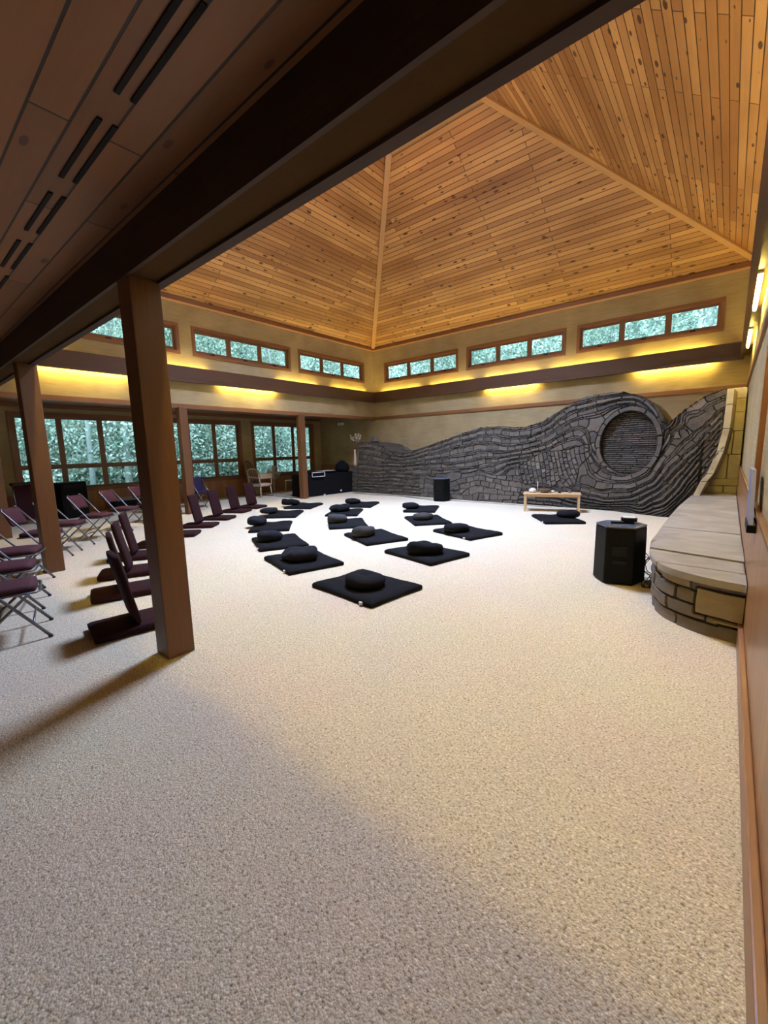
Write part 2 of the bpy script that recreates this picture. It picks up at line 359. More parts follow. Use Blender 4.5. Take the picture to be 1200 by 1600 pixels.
wall('wall_far', 'y', YS, .15, XA-.15, XR+.15, 0, ZC+.3, [(a, b, cz0, cz1) for a, b in CH['S']]+[(XA-.2, XW-.15, 3.1, ZC+.4)])
wall('wall_right', 'x', XR, .15, YB-.15, YS, 0, ZC+.3, [(a, b, cz0, cz1) for a, b in CH['W']])
wall('wall_near_clerestory', 'y', YN+.02, -.15, XW-.15, XR, 3.05, ZC+.3, [(a, b, cz0, cz1) for a, b in CH['S']])
AW = [(2.30, 5.12), (5.77, 8.47), (9.10, 11.88)]
az0, az1 = .68, 2.56
wall('wall_left', 'x', XA, -.15, YB-.15, YS+.15, 0, 3.1, [(a, b, az0, az1) for a, b in AW])
wall('wall_back', 'y', YB, -.15, XA-.15, XR+.15, 0, 3.1, [])
# plaster band below the shelf on the left, over the posts
struct(B(((XW-.16, YN, ZL+.06), (XW, YS, ZS1-.3)), grain=(0, 1, 0)).build('wall_left_band', 'plaster'))
struct(B(((XA, YN+.03, ZL+.08), (XW-.02, YN+.22, 3.05))).build('wall_near_return', 'plaster'))

# ------------------------------------------------------------------ windows
nwin = [0]
def window(axis, c, out, a0, a1, z0, z1, rows, cas=.07, deep=.10, handles=False, sill=False):
    """casing around an opening, sashes set back by deep; rows = list of (z0,z1) panes"""
    nwin[0] += 1 + (nwin[0] == 12)
    def P(a, d, z): return (c+out*d, a, z) if axis == 'x' else (a, c+out*d, z)
    root = bpy.data.objects.new('window_%d' % nwin[0], None); COL.objects.link(root); struct(root)
    def bx(m_, a_, b_, da, db, za, zb): m_.box(P(a_, da, za), P(b_, db, zb))
    m_ = MB()
    bx(m_, a0-cas, a1+cas, -.03, .004, z1, z1+cas); bx(m_, a0-cas, a1+cas, -.03, .004, z0-cas, z0)
    bx(m_, a0-cas, a0, -.03, .004, z0, z1); bx(m_, a1, a1+cas, -.03, .004, z0, z1)
    t = .012
    bx(m_, a0, a1, 0, .15, z1-t, z1); bx(m_, a0, a1, 0, .15, z0, z0+t); bx(m_, a0, a0+t, 0, .15, z0, z1); bx(m_, a1-t, a1, 0, .15, z0, z1)
    if sill: bx(m_, a0-cas-.02, a1+cas+.02, -.07, 0, z0-.04, z0)
    m_.build('window_frame', 'trim', root)
    m2 = MB(); n = 3; w = (a1-a0)/n; mull = .065
    panes = []
    for i in range(n):
        pa, pb = a0+w*i+mull, a0+w*(i+1)-mull
        if i == 0: pa = a0+.06
        if i == n-1: pb = a1-.06
        for (q0, q1) in rows: panes.append((pa, pb, q0, q1))
    A = sorted(set([a0, a1]+[p[0] for p in panes]+[p[1] for p in panes])); Z = sorted(set([z0, z1]+[p[2] for p in panes]+[p[3] for p in panes]))
    for i in range(len(A)-1):
        for j in range(len(Z)-1):
            am, zm = (A[i]+A[i+1])/2, (Z[j]+Z[j+1])/2
            if any(p[0] < am < p[1] and p[2] < zm < p[3] for p in panes): continue
            bx(m2, A[i], A[i+1], deep-.035, deep, Z[j], Z[j+1])
    m2.build('sash', 'sash', root)
    for p in panes:
        g = MB(); bx(g, p[0], p[1], deep-.02, deep-.014, p[2], p[3]); g.build('window_pane', 'glass', root)
    if handles:
        for i in range(n):
            hm = MB(); ac = a0+w*(i+.5); bx(hm, ac-.05, ac+.05, deep-.07, deep-.035, z0+.03, z0+.05); hm.build('window_latch', 'black', root)
    d = (-out, 0, 0) if axis == 'x' else (0, -out, 0)
    portal(P((a0+a1)/2, .16, (z0+z1)/2), (a1-a0), (z1-z0), d)
    return root
for a, b in CH['W']: window('x', XW, -1, a, b, cz0, cz1, [(cz0+.09, cz1-.07)], handles=True)
for a, b in CH['S']: window('y', YS, 1, a, b, cz0, cz1, [(cz0+.09, cz1-.07)], handles=True)
for a, b in CH['W']: window('x', XR, 1, a, b, cz0, cz1, [(cz0+.09, cz1-.07)], handles=True)
for a, b in CH['S']: window('y', YN+.02, -1, a, b, cz0, cz1, [(cz0+.09, cz1-.07)], handles=True)
for a, b in AW: window('x', XA, -1, a, b, az0, az1, [(az0+.05, 1.21), (1.33, az1-.05)], cas=.10, deep=.10, sill=True)

# ------------------------------------------------------------------ shelf with hidden tubes, bands and trims
PS = .16
shelf = MB()
def ring_box(m_, d0, d1, z0, z1):
    """rectangular ring at inward distance d0..d1 from the four upper walls"""
    xa, xb, ya, yb = XW+d0, XR-d0, YN+.02+d0, YS-d0
    xa2, xb2, ya2, yb2 = XW+d1, XR-d1, YN+.02+d1, YS-d1
    m_.box((xa, yb2, z0), (xb, yb, z1), grain=(1, 0, 0)); m_.box((xa, ya, z0), (xb, ya2, z1), grain=(1, 0, 0))
    m_.box((xa, ya2, z0), (xa2, yb2, z1), grain=(0, 1, 0)); m_.box((xb2, ya2, z0), (xb, yb2, z1), grain=(0, 1, 0))
ring_box(shelf, PS-.02, PS, ZS0+.08, ZS1)            # fascia
ring_box(shelf, .0, PS-.02, ZS1-.16, ZS1-.13)        # deck that carries the tubes
ring_box(shelf, PS-.05, PS+.015, ZS0, ZS0+.075)      # lower moulding
ring_box(shelf, .0, PS-.05, ZS0+.10, ZS0+.12)
struct(shelf.build('trim_shelf', 'shelf'))
t_ = MB(); ring_box(t_, 0, .035, ZC, ZC+.11); struct(t_.build('trim_clerestory_board', 'trim'))
t_ = MB(); ring_box(t_, 0, .05, ZC-.035, ZC); struct(t_.build('trim_clerestory_moulding', 'trim_light'))
t_ = MB(); t_.box((XW-.17, YN+.25, ZL), (XW+.03, YS, ZL+.10), grain=(0, 1, 0)); t_.box((XW+.03, YS-.035, ZL), (XR, YS, ZL+.10), grain=(1, 0, 0))
t_.box((XR-.03, YN+.3, ZL), (XR, YS-.03, ZL+.10), grain=(0, 1, 0)); struct(t_.build('trim_band', 'trim'))
# near beam: dark face, pale underside, dark inner lip
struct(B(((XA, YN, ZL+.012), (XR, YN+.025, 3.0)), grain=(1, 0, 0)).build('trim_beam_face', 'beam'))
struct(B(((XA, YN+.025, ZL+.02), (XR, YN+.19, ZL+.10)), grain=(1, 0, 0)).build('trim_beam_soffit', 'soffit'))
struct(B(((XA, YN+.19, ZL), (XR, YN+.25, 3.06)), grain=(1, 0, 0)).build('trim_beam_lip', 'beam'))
struct(B(((XA, YN+.02, 3.0), (XR, YN+.2, 3.3))).build('wall_near_band', 'plaster'))
# ceilings of the aisles
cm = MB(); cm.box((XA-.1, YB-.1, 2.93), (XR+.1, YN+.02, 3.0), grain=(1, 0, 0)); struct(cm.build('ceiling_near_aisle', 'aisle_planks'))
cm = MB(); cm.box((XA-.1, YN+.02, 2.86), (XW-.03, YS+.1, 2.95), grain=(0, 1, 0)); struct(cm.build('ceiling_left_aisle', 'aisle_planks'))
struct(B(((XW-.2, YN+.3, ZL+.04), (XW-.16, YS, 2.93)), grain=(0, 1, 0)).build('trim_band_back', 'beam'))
struct(B(((XA, YN+.25, ZL+.12), (XA+.05, YS, 2.86)), grain=(0, 1, 0)).build('trim_left_aisle', 'trim'))
# ventilation slots in the near ceiling, in pairs
for k in range(8):
    x1 = -.66-.775*k+.03; x0 = x1-.58
    g = thing('ceiling_vent', ['pair of dark slots in the plank ceiling, %s pair from the right wall' % w for w in
        ('first', 'second', 'third', 'fourth', 'fifth', 'sixth', 'seventh', 'eighth')][k], 'vent', ((x0+x1)/2, .83, 2.93), 0, 'slot vents in the near aisle ceiling')
    for y in (-.03, .03):
        s_ = MB(); s_.box((-.29, y-.010, -.008), (.29, y+.010, .03)); s_.build('slot', 'dark_hole', g)

# ------------------------------------------------------------------ the hipped plank roof, its hip boards and the glazed lantern
ZR = ZC+.11; SL = .665
LX0, LX1, LY0, LY1 = -6.35, -4.09, 5.46, 8.15
ZT = ZR+SL*(YS-LY1)*.985
c4 = [(XW, YN, ZR), (XR, YN, ZR), (XR, YS, ZR), (XW, YS, ZR)]
t4 = [(LX0, LY0, ZT), (LX1, LY0, ZT), (LX1, LY1, ZT), (LX0, LY1, ZT)]
for i, nm, gr in ((0, 'near', (1, 0, 0)), (1, 'right', (0, 1, 0)), (2, 'far', (1, 0, 0)), (3, 'left', (0, 1, 0))):
    j = (i+1) % 4; m_ = MB(); pts = [c4[j], c4[i], t4[i], t4[j]]
    m_.face(pts, gr); m_.face([(p[0], p[1], p[2]+.12) for p in pts][::-1], gr)
    struct(m_.build('ceiling_'+nm+'_slope', 'roof_planks'))
def beam_between(a, b, w, h, name, mt, upv=(0, 0, 1)):
    a, b = Vector(a), Vector(b); d = (b-a).normalized(); s = d.cross(Vector(upv)).normalized(); u = s.cross(d)
    V = [p+s*sx*w/2+u*sz*h/2 for p in (a, b) for sx, sz in ((-1, -1), (1, -1), (1, 1), (-1, 1))]
    m_ = MB(); m_.mesh(V, [(3, 2, 1, 0), (4, 5, 6, 7), (0, 1, 5, 4), (1, 2, 6, 5), (2, 3, 7, 6), (3, 0, 4, 7)], tuple(d), 0, False)
    return struct(m_.build(name, mt))
for i in range(4): beam_between(Vector(c4[i])-Vector((0, 0, .03)), Vector(t4[i])-Vector((0, 0, .03)), .13, .09, 'trim_hip', 'trim_light')
for i in range(4):
    beam_between(Vector(t4[i]), Vector(t4[(i+1) % 4]), .16, .12, 'trim_lantern', 'trim_light')
lm_ = MB()
for i in range(4):
    a, b = t4[i], t4[(i+1) % 4]; lm_.face([a, b, (b[0], b[1], 9.4), (a[0], a[1], 9.4)], (1, 0, 0))
struct(lm_.build('wall_lantern', 'trim_light'))
nwl = struct(bpy.data.objects.new('window_13', None)); COL.objects.link(nwl)
B(((LX0, LY0, 9.20), (LX1, LY1, 9.206))).build('window_pane', 'glass', nwl)
B(((LX0, (LY0+LY1)/2-.02, 9.15), (LX1, (LY0+LY1)/2+.02, 9.20)), (((LX0+LX1)/2-.02, LY0, 9.15), ((LX0+LX1)/2+.02, LY1, 9.20))).build('window_frame', 'trim', nwl)

# ------------------------------------------------------------------ fluorescent tubes
def fixture(p0, p1, mt, label, inward, group):
    p0, p1 = Vector(p0), Vector(p1); c = (p0+p1)/2; d = (p1-p0); L_ = d.length
    t = thing('fluorescent_light', label, 'light', c, math.atan2(d.y, d.x), group)
    s_ = MB(); s_.box((-L_/2, -.025, .022), (L_/2, .025, .05)); s_.build('fixture_body', 'white', t)
    q = MB(); q.tube([(-L_/2+.02, 0, 0), (L_/2-.02, 0, 0)], .019, 8); q.build('tube', mt, t)
    return t
gd = 'lit tubes under the shelf'
zt = ZS0+.045
for (a, b), lb in zip([(-6.0, -4.4), (-1.95, -.4)], ['warm tube light under the far shelf, above the middle of the stone wall', 'warm tube light under the far shelf, above the round stone eye']):
    fixture((a, YS-.09, zt), (b, YS-.09, zt), 'tube_down', lb, None, gd)
for (a, b), lb in zip([(2.2, 3.9), (6.1, 7.83)], ['warm tube light under the left shelf, between the second and nearest front posts', 'warm tube light under the left shelf, right of the big front post']):
    fixture((XW+.09, a, zt), (XW+.09, b, zt), 'tube_down', lb, None, gd)
for (a, b), lb in zip([(6.5, 8.1), (9.5, 11.1)], ['bright tube light on the right wall, nearer one at the picture edge', 'bright tube light on the right wall, farther one near the corner']):
    fixture((XR-.08, a, zt), (XR-.08, b, zt), 'tube_down', lb, None, gd)
fixture((XR-.08, 2.5, zt), (XR-.08, 4.1, zt), 'tube_down', 'tube light on the right wall nearest the camera, just outside the picture', None, gd)
for (a, b), lb in zip([(-2.2, -.5), (-6.2, -4.5)], ['warm tube light above the near beam close to the right wall', 'warm tube light above the near beam at mid hall']):
    fixture((a, YN+.33, 3.32), (b, YN+.33, 3.32), 'tube_down', lb, None, gd)
def uplights(pts, label):
    for k, (p0, p1) in enumerate(pts):
        p0, p1 = Vector(p0), Vector(p1); c = (p0+p1)/2; d = p1-p0
        t = thing('cove_light', label, 'light', c, math.atan2(d.y, d.x), 'tubes glowing behind the shelf')
        q = MB(); q.tube([(-d.length/2, 0, 0), (d.length/2, 0, 0)], .019, 8); q.build('tube', 'tube_up', t)
        e_ = MB(); e_.box((-d.length/2, -.03, -.045), (d.length/2, .03, -.022)); e_.build('fixture_body', 'white', t)
zu = ZS1-.06
uplights([((a, YS-.10, zu), (b, YS-.10, zu)) for a, b in ((-10.2, -8.5), (-8.05, -6.5), (-6.0, -4.4), (-4.05, -2.45), (-2.0, -.5))], 'tube light hidden behind the far shelf, washing the wall above')
uplights([((XW+.10, a, zu), (XW+.10, b, zu)) for a, b in ((1.6, 2.6), (4.4, 5.75), (8.0, 9.55), (10.2, 11.9))], 'tube light hidden behind the left shelf, washing the wall above')
uplights([((XR-.10, a, zu), (XR-.10, b, zu)) for a, b in ((2., 3.6), (4.2, 5.8), (6.4, 8.0), (8.6, 10.2), (10.6, 11.9))], 'tube light hidden behind the right shelf')
uplights([((a, YN+.13, zu), (b, YN+.13, zu)) for a, b in ((-10.2, -8.5), (-8.05, -6.5), (-6.0, -4.4), (-4.05, -2.45), (-2.0, -.5))], 'tube light hidden behind the near shelf')

# ------------------------------------------------------------------ posts
posts = [((-3.19, 1.30), 'large square cedar post in the foreground'),
         ((-6.89, 1.36), 'square cedar post behind the big front post, among the folding chairs'),
         ((-10.62, 1.42), 'square cedar corner post cut by the left picture edge'),
         ((-10.60, 5.02), 'slim-looking cedar post against the windows, seen just right of the big front post'),
         ((-10.60, 8.77), 'cedar post beside the black-draped table')]
for (x, y), lb in posts:
    p = MB(); p.box((-.10, -.10, 0), (.10, .10, ZL+.02), grain=(0, 0, 1)); tag(p.build('wooden_post', 'post', None, (x, y, 0), 0, bevel=.008), lb, 'post', 'cedar posts carrying the beams')

# ------------------------------------------------------------------ right wall: wainscot, rail, baseboard, casing
struct(B(((XR-.025, 1.12, 0), (XR, 12.0, 1.0)), grain=(0, 0, 1)).build('wall_right_wainscot', 'panel'))
struct(B(((XR-.032, 1.12, 1.0), (XR, 12.0, 1.025)), grain=(0, 1, 0)).build('trim_chair_rail', 'post'))
struct(B(((XR-.055, 1.10, 0), (XR-.025, 3.98, .16)), grain=(0, 1, 0)).build('baseboard_right', 'base', bevel=.006))
struct(B(((XR-.02, .92, 0), (XR, 1.10, 2.6)), ((XR-.035, 4.42, 1.03), (XR, 4.54, ZL)), grain=(0, 0, 1)).build('trim_right_casing', 'trim'))
struct(B(((XA, YB, 0), (XR, YB+.02, .14)), grain=(1, 0, 0)).build('baseboard_back', 'base'))
# left aisle wainscot below the windows
struct(B(((XA, YB, 0), (XA+.02, YS, az0-.10)), grain=(0, 0, 1)).build('wall_left_wainscot', 'panel'))
struct(B(((XA, YS-.02, 0), (-10.6, YS, .95)), grain=(0, 0, 1)).build('wall_far_wainscot', 'panel'))

# ------------------------------------------------------------------ stonework
FX = [-11.2, -10.6, -9, -7.5, -6, -4.4, -3, -2, -1, -.4, .3]; FY = [11.2, 11.15, 11.1, 10.95, 10.82, 10.75, 10.68, 10.58, 10.2, 10.15, 10.15]
def face_y(x, z): return np.interp(x, FX, FY)+.1*z
GUIDE = {
1.0: [(-10.63, 1.81), (-10.01, 1.77), (-9.37, 1.71), (-8.94, 1.48), (-8.07, 1.43), (-7.41, 1.58), (-6.8, 1.74), (-6.12, 1.92), (-5.5, 2.07), (-5.01, 2.08), (-4.55, 2.02), (-4.16, 2.01), (-3.78, 2.12), (-3.39, 2.32), (-3.02, 2.52), (-2.67, 2.65), (-2.32, 2.68), (-1.92, 2.66), (-1.59, 2.55), (-1.32, 2.34), (-1.16, 2.13), (-1.07, 1.93)],
.80: [(-2.44, 1.43), (-2.41, 1.8), (-2.24, 2.15), (-2.03, 2.31), (-1.8, 2.33), (-1.56, 2.23), (-1.33, 2.05), (-1.19, 1.83), (-1.12, 1.61)],
.65: [(-2.82, 1.68), (-3.27, 1.51), (-4.15, 1.3), (-5.05, 1.21), (-6.53, 1.1), (-8.04, 0.97), (-9.51, 0.96)],
.62: [(-2.65, 1.44), (-2.49, 1.11), (-2.26, 0.87), (-1.98, 0.73), (-1.64, 0.75), (-1.34, 0.97), (-1.13, 1.34), (-1.01, 1.73), (-0.85, 2.04), (-0.6, 2.24), (-0.37, 2.4), (-0.09, 2.51)],
.56: [(-.84, 1.56), (-.55, 1.88), (-.3, 2.12), (-.06, 2.28)],
.59: [(-.9, 1.76), (-.6, 2.06), (-.33, 2.26), (-.06, 2.39)],
.53: [(-.84, 1.32), (-.52, 1.70), (-.25, 1.97), (-.06, 2.13)],
.50: [(-3.79, 1.14), (-3.3, 0.95), (-2.82, 0.71), (-2.23, 0.43), (-1.62, 0.42), (-1.2, 0.65), (-0.83, 1.08), (-0.5, 1.52), (-0.14, 1.99)],
.38: [(-4.47, 0.88), (-3.6, 0.65), (-2.8, 0.37), (-2.07, 0.19), (-1.41, 0.26), (-0.96, 0.56), (-0.61, 0.96), (-0.34, 1.39), (-0.19, 1.63)],
.25: [(-1.4, 0.05), (-0.93, 0.17), (-0.63, 0.51), (-0.4, 0.9), (-0.32, 1.09)],
.10: [(-0.92, 0.0), (-0.66, 0.26), (-0.43, 0.59)],
.0: [(-10.4, 0), (-9, 0), (-7.98, 0), (-6.45, 0), (-5.4, 0), (-4.41, 0), (-3.39, 0)],
.07: [(-2.48, 0), (-1.65, 0)],
.30: [(-10.42, 0.39), (-8.01, 0.39), (-6.48, 0.41), (-5.2, 0.39), (-4.44, 0.37)]}
rng = np.random.default_rng(3)
def densify(pl, step=.18):
    out = []
    for (a, b), (c, d) in zip(pl[:-1], pl[1:]):
        n = max(1, int(math.hypot(c-a, d-b)/step))
        for i in range(n): out.append((a+(c-a)*i/n, b+(d-b)*i/n))
    out.append(pl[-1]); return out
gp = []; gv = []
for val, pl in GUIDE.items():
    for p in densify(pl): gp.append(p); gv.append(val)
gp = np.array(gp); gv = np.array(gv)
def tps(r2): return np.where(r2 > 1e-12, r2*np.log(r2+1e-12), 0)
K_ = tps(((gp[:, None]-gp[None])**2).sum(-1))+np.eye(len(gp))*.02
Pm = np.c_[np.ones(len(gp)), gp]
Am = np.block([[K_, Pm], [Pm.T, np.zeros((3, 3))]])
sol = np.linalg.solve(Am, np.r_[gv, 0, 0, 0])
def phi(x, z):
    q = np.stack([x.ravel(), z.ravel()], 1); out = np.empty(len(q))
    for i in range(0, len(q), 20000):
        s = q[i:i+20000]; out[i:i+20000] = tps(((s[:, None]-gp[None])**2).sum(-1))@sol[:-3]+sol[-3]+s@sol[-2:]
    return out.reshape(x.shape)
def vnoise(x, y, seed, sc):
    """smooth value noise"""
    r = np.random.default_rng(seed); g = r.random((256, 256)); X = x*sc+50; Y = y*sc+50
    xi = np.floor(X).astype(int); yi = np.floor(Y).astype(int); fx = X-xi; fy = Y-yi; fx = fx*fx*(3-2*fx); fy = fy*fy*(3-2*fy)
    a = g[xi % 256, yi % 256]; b = g[(xi+1) % 256, yi % 256]; c = g[xi % 256, (yi+1) % 256]; d = g[(xi+1) % 256, (yi+1) % 256]
    return (a*(1-fx)+b*fx)*(1-fy)+(c*(1-fx)+d*fx)*fy
def cells(PX, PY, course, lmin, lmax, seed, TX=None, TY=None, scale=None):
    """label every sample by the nearest random seed in its own course"""
    r = np.random.default_rng(seed); lab = np.zeros(course.shape, int); nxt = 1
    for k in np.unique(course):
        idx = np.argwhere(course == k)
        if not len(idx): continue
        P_ = np.stack([PX[course == k], PY[course == k]], 1); order = r.permutation(len(P_)); seeds = []; rad = []
        for q in order[:4000]:
            p = P_[q]; L_ = r.uniform(lmin, lmax)*(1 if scale is None else scale[course == k][q])
            if seeds:
                S_ = np.array(seeds); dd = np.hypot(*(S_-p).T)
                if (dd < (np.array(rad)+L_)/2).any(): continue
            seeds.append(p); rad.append(L_)
        S_ = np.array(seeds); D_ = P_[:, None]-S_[None]
        if TX is None: d = (D_**2).sum(-1)
        else:
            a_ = D_[..., 0]*TX[course == k][:, None]+D_[..., 1]*TY[course == k][:, None]; d = a_**2*.8+(D_**2).sum(-1)*.2
        lb = d.argmin(1)+nxt
        lab[course == k] = lb; nxt += len(seeds)
    return lab
def edge_mask(lab):
    e = np.zeros(lab.shape, bool)
    e[1:] |= lab[1:] != lab[:-1]; e[:, 1:] |= lab[:, 1:] != lab[:, :-1]
    return e
def stone_mesh(name, X, Y, Z, NX, NY, NZ, lab, joint, disp, mt, parent=None, seed=1, tone=None):
    """grid of points pushed along its normals by the height of each stone, with sunk joints"""
    r = np.random.default_rng(seed); n = lab.max()+1
    hgt = r.uniform(-.012, .022, n)[lab]; t1 = r.random(n)[lab]; t2 = r.random(n)[lab]
    tilt = r.uniform(-.5, .5, (n, 2))
    e = joint.astype(float)
    h = disp+np.where(joint, -.026, hgt)+(vnoise(X+Y, Z, seed+5, 18)-.5)*.016
    X2, Y2, Z2 = X+NX*h, Y+NY*h, Z+NZ*h
    ny, nx = X.shape
    V = np.stack([X2.ravel(), Y2.ravel(), Z2.ravel()], 1)
    i = np.arange(ny*nx).reshape(ny, nx); F = np.stack([i[:-1, :-1], i[:-1, 1:], i[1:, 1:], i[1:, :-1]], -1).reshape(-1, 4)
    me = bpy.data.meshes.new(name); me.from_pydata(V.tolist(), [], F.tolist())
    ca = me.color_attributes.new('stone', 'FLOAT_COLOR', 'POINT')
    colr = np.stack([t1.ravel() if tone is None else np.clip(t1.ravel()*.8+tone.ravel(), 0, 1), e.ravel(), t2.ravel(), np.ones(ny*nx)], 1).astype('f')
    ca.data.foreach_set('color', colr.ravel()); me.materials.append(M[mt])
    o = bpy.data.objects.new(name, me); COL.objects.link(o)
    if parent: o.parent = parent
    return o
# --- the wave wall: columns in x, rows from the lower edge to the silhouette
TOP = [(-10.86, .93), (-10.49, .93), (-10.47, 1.81)]+GUIDE[1.0][1:]+[(-1.05, 1.88), (-1.03, 1.87), (-.9, 2.02), (-.75, 2.16), (-.61, 2.27), (-.46, 2.38), (-.27, 2.45), (-.14, 2.5), (-.04, 2.48)]
LOW = [(-10.86, 0), (-.45, 0), (-.40, .45), (-.30, .75), (-.21, .9), (-.09, 1.33), (-.03, 1.75), (-.02, 2.2)]
tx = np.array(TOP); lx = np.array(LOW)
xs_ = np.linspace(-10.86, -.03, 1040); nr = 236
ztop = np.interp(xs_, tx[:, 0], tx[:, 1])+(np.random.default_rng(8).random(1040).repeat(1)-.5)*.012+.03*(np.random.default_rng(9).random(260).repeat(4)-.5); zlow = np.interp(xs_, lx[:, 0], lx[:, 1])
vv = np.linspace(0, 1, nr)[:, None]
GX = np.repeat(xs_[None], nr, 0); GZ = zlow[None]*(1-vv)+ztop[None]*vv
PH = phi(GX, GZ)+(vnoise(GX, GZ, 11, 1.9)-.5)*.045+(vnoise(GX, GZ, 12, 6)-.5)*.014
NC = 37
wob = (vnoise(GX, GZ, 51, 2.2)-.5)*.7
big = ((GX+wob > -7.6) & (GX+wob < -4.2) & (GZ+wob*.4 < .85-.12*np.abs(GX+5.9)))
wing = np.clip((GX+2.2)/1.6, 0, 1); PH2 = np.where(PH < .62, .62-(.62-PH)*(1+.75*wing), PH); cc = np.clip(PH2, -1, 1.2)*NC; course = np.floor(cc+.42*np.sin(cc*2.1)+.2*np.sin(cc*.77)).astype(int)
course = np.where(big, 500+np.floor(GZ/.15+vnoise(GX, GZ, 13, 2.2)*1.6).astype(int), course)
rub = ((GX+wob > -4.1) & (GX+wob < -2.75) & (GZ+wob*.3 > .55) & (GZ+wob*.3 < 1.18+.18*(GX+4.1)) & ~big)
cr_ = np.floor(np.hypot(GX+1.75, (GZ-1.5)*.95)/.10+vnoise(GX, GZ, 14, 2)*1.1).astype(int)
course = np.where(rub, 900+cr_, course)
eye = (((GX+1.76)/.575)**2+((GZ-1.53)/.69)**2) < 1
rim = ((((GX+1.76)/.675)**2+((GZ-1.53)/.795)**2) < 1) & ~eye & (GZ > 1.0)
course = np.where(eye, 2000+np.floor(GZ/.046+vnoise(GX, GZ, 15, 1.2)*.7).astype(int), course)
ang = np.arctan2(GZ-1.53, GX+1.76)
course = np.where(rim, 3000, course)
gr1 = np.gradient(PH, axis=1)/np.gradient(GX, axis=1); gz_ = np.gradient(GZ, axis=0)+1e-9
pz = np.gradient(PH, axis=0)/gz_; px_ = gr1-pz*np.gradient(GZ, axis=1)/np.gradient(GX, axis=1)
TX, TY = -pz, px_
TX = np.where(eye | big, 1, np.where(rub, -.62, np.where(rim, -np.sin(ang), TX))); TY = np.where(eye | big, 0, np.where(rub, .78, np.where(rim, np.cos(ang), TY)))
TX = np.where(rub, GZ-1.5, TX); TY = np.where(rub, -(GX+1.75), TY)
ln_ = np.hypot(TX, TY)+1e-9; TX, TY = TX/ln_, TY/ln_
scl = np.where(eye, 1.6, np.where(rim, 1.6, np.where(big, 1.1, np.where(rub, .6, np.where(GX > -2.8, 1.35, 1)))))
lab = cells(GX, GZ, course, .12, .48, 5, TX, TY, scl)
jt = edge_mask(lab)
disp = np.where(eye, -.13, 0)+np.where(rim, .02, 0)
# upstanding lip softly rounded on top
GY = face_y(GX, GZ)
swall = thing('stone_wall', 'long dark fieldstone wall whose courses swirl like a wave around a round eye', 'stone wall', (0, 0, 0))
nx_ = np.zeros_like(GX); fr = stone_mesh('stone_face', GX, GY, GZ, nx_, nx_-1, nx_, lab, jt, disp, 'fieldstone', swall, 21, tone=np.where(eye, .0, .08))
cap = MB()
ks = list(range(0, 1040, 5))+[1039]
for a, b in zip(ks[:-1], ks[1:]):
    y0, y1 = face_y(xs_[a], ztop[a])+.01, face_y(xs_[b], ztop[b])+.01
    cap.face([(xs_[a], y0, ztop[a]), (xs_[b], y1, ztop[b]), (xs_[b], YS, ztop[b]), (xs_[a], YS, ztop[a])])
cap.face([(-10.86, face_y(-10.86, 0), 0), (-10.86, YS, 0), (-10.86, YS, .93), (-10.86, face_y(-10.86, .93), .93)])
cap.build('stone_coping', M['fieldstone'], swall)
lw = LOW[2:]+[(-.02, 2.49)]
for (xa_, za_), (xb_, zb_) in zip(lw[:-1], lw[1:]):
    e_ = MB(); ya_, yb_ = face_y(xa_, za_)-.02, face_y(xb_, zb_)-.02; g_ = .006
    for (u0, u1) in ((0, .4), (.41, 1)):
        A_ = [(xa_+.17*u0, ya_+(YS-ya_)*u0, za_+g_), (xa_+.17*u1, ya_+(YS-ya_)*u1, za_+g_), (xb_+.17*u1, yb_+(YS-yb_)*u1, zb_-g_), (xb_+.17*u0, yb_+(YS-yb_)*u0, zb_-g_)]
        e_.mesh(A_+[(x-.10, y, z) for x, y, z in A_], [(0, 1, 2, 3), (7, 6, 5, 4), (0, 4, 5, 1), (1, 5, 6, 2), (2, 6, 7, 3), (3, 7, 4, 0)], smooth=False)
    tag(e_.build('end_stone', 'slabtan', swall), 'tan end stone')

# --- bench: curved stone base, slab seat, tan back
bench = thing('stone_bench', 'long built-in stone bench with slab seat along the right wall', 'bench', (0, 0, 0))
OUT = [(.17, 3.93), (.02, 3.96), (-.14, 4.03), (-.29, 4.14), (-.38, 4.28), (-.45, 4.48), (-.49, 4.73), (-.53, 5.1), (-.54, 5.6), (-.55, 6.5), (-.55, 8), (-.52, 9.2), (-.48, 10.15)]
# smooth outline by Chaikin
def chaikin(p, n=3):
    for _ in range(n):
        q = [p[0]]
        for a, b in zip(p[:-1], p[1:]): q += [(a[0]*.75+b[0]*.25, a[1]*.75+b[1]*.25), (a[0]*.25+b[0]*.75, a[1]*.25+b[1]*.75)]
        p = q+[p[-1]]
    return p
out_s = np.array(chaikin(OUT)); sl_ = np.r_[0, np.cumsum(np.hypot(*np.diff(out_s, axis=0).T))]
ss = np.r_[np.linspace(0, 1.6, 150), np.linspace(1.62, sl_[-1], 160)]
bx_ = np.interp(ss, sl_, out_s[:, 0]); by_ = np.interp(ss, sl_, out_s[:, 1])
tx_ = np.gradient(bx_, ss); ty_ = np.gradient(by_, ss); nl = np.hypot(tx_, ty_); n1, n2 = -ty_/nl, tx_/nl
# outward normal points away from the wall (-x,-y side)
sg = np.where(n1*(bx_-.3)+n2*(by_-7) > 0, 1, -1); n1, n2 = n1*sg, n2*sg
zz = np.linspace(0, .42, 34)[:, None]
BX = np.repeat(bx_[None], 34, 0); BY = np.repeat(by_[None], 34, 0); BZ = np.repeat(zz, len(ss), 1); SSg = np.repeat(ss[None], 34, 0)
bc = np.floor((BZ+.05*(vnoise(SSg, BZ, 31, 2.5)-.5))/.105).astype(int)
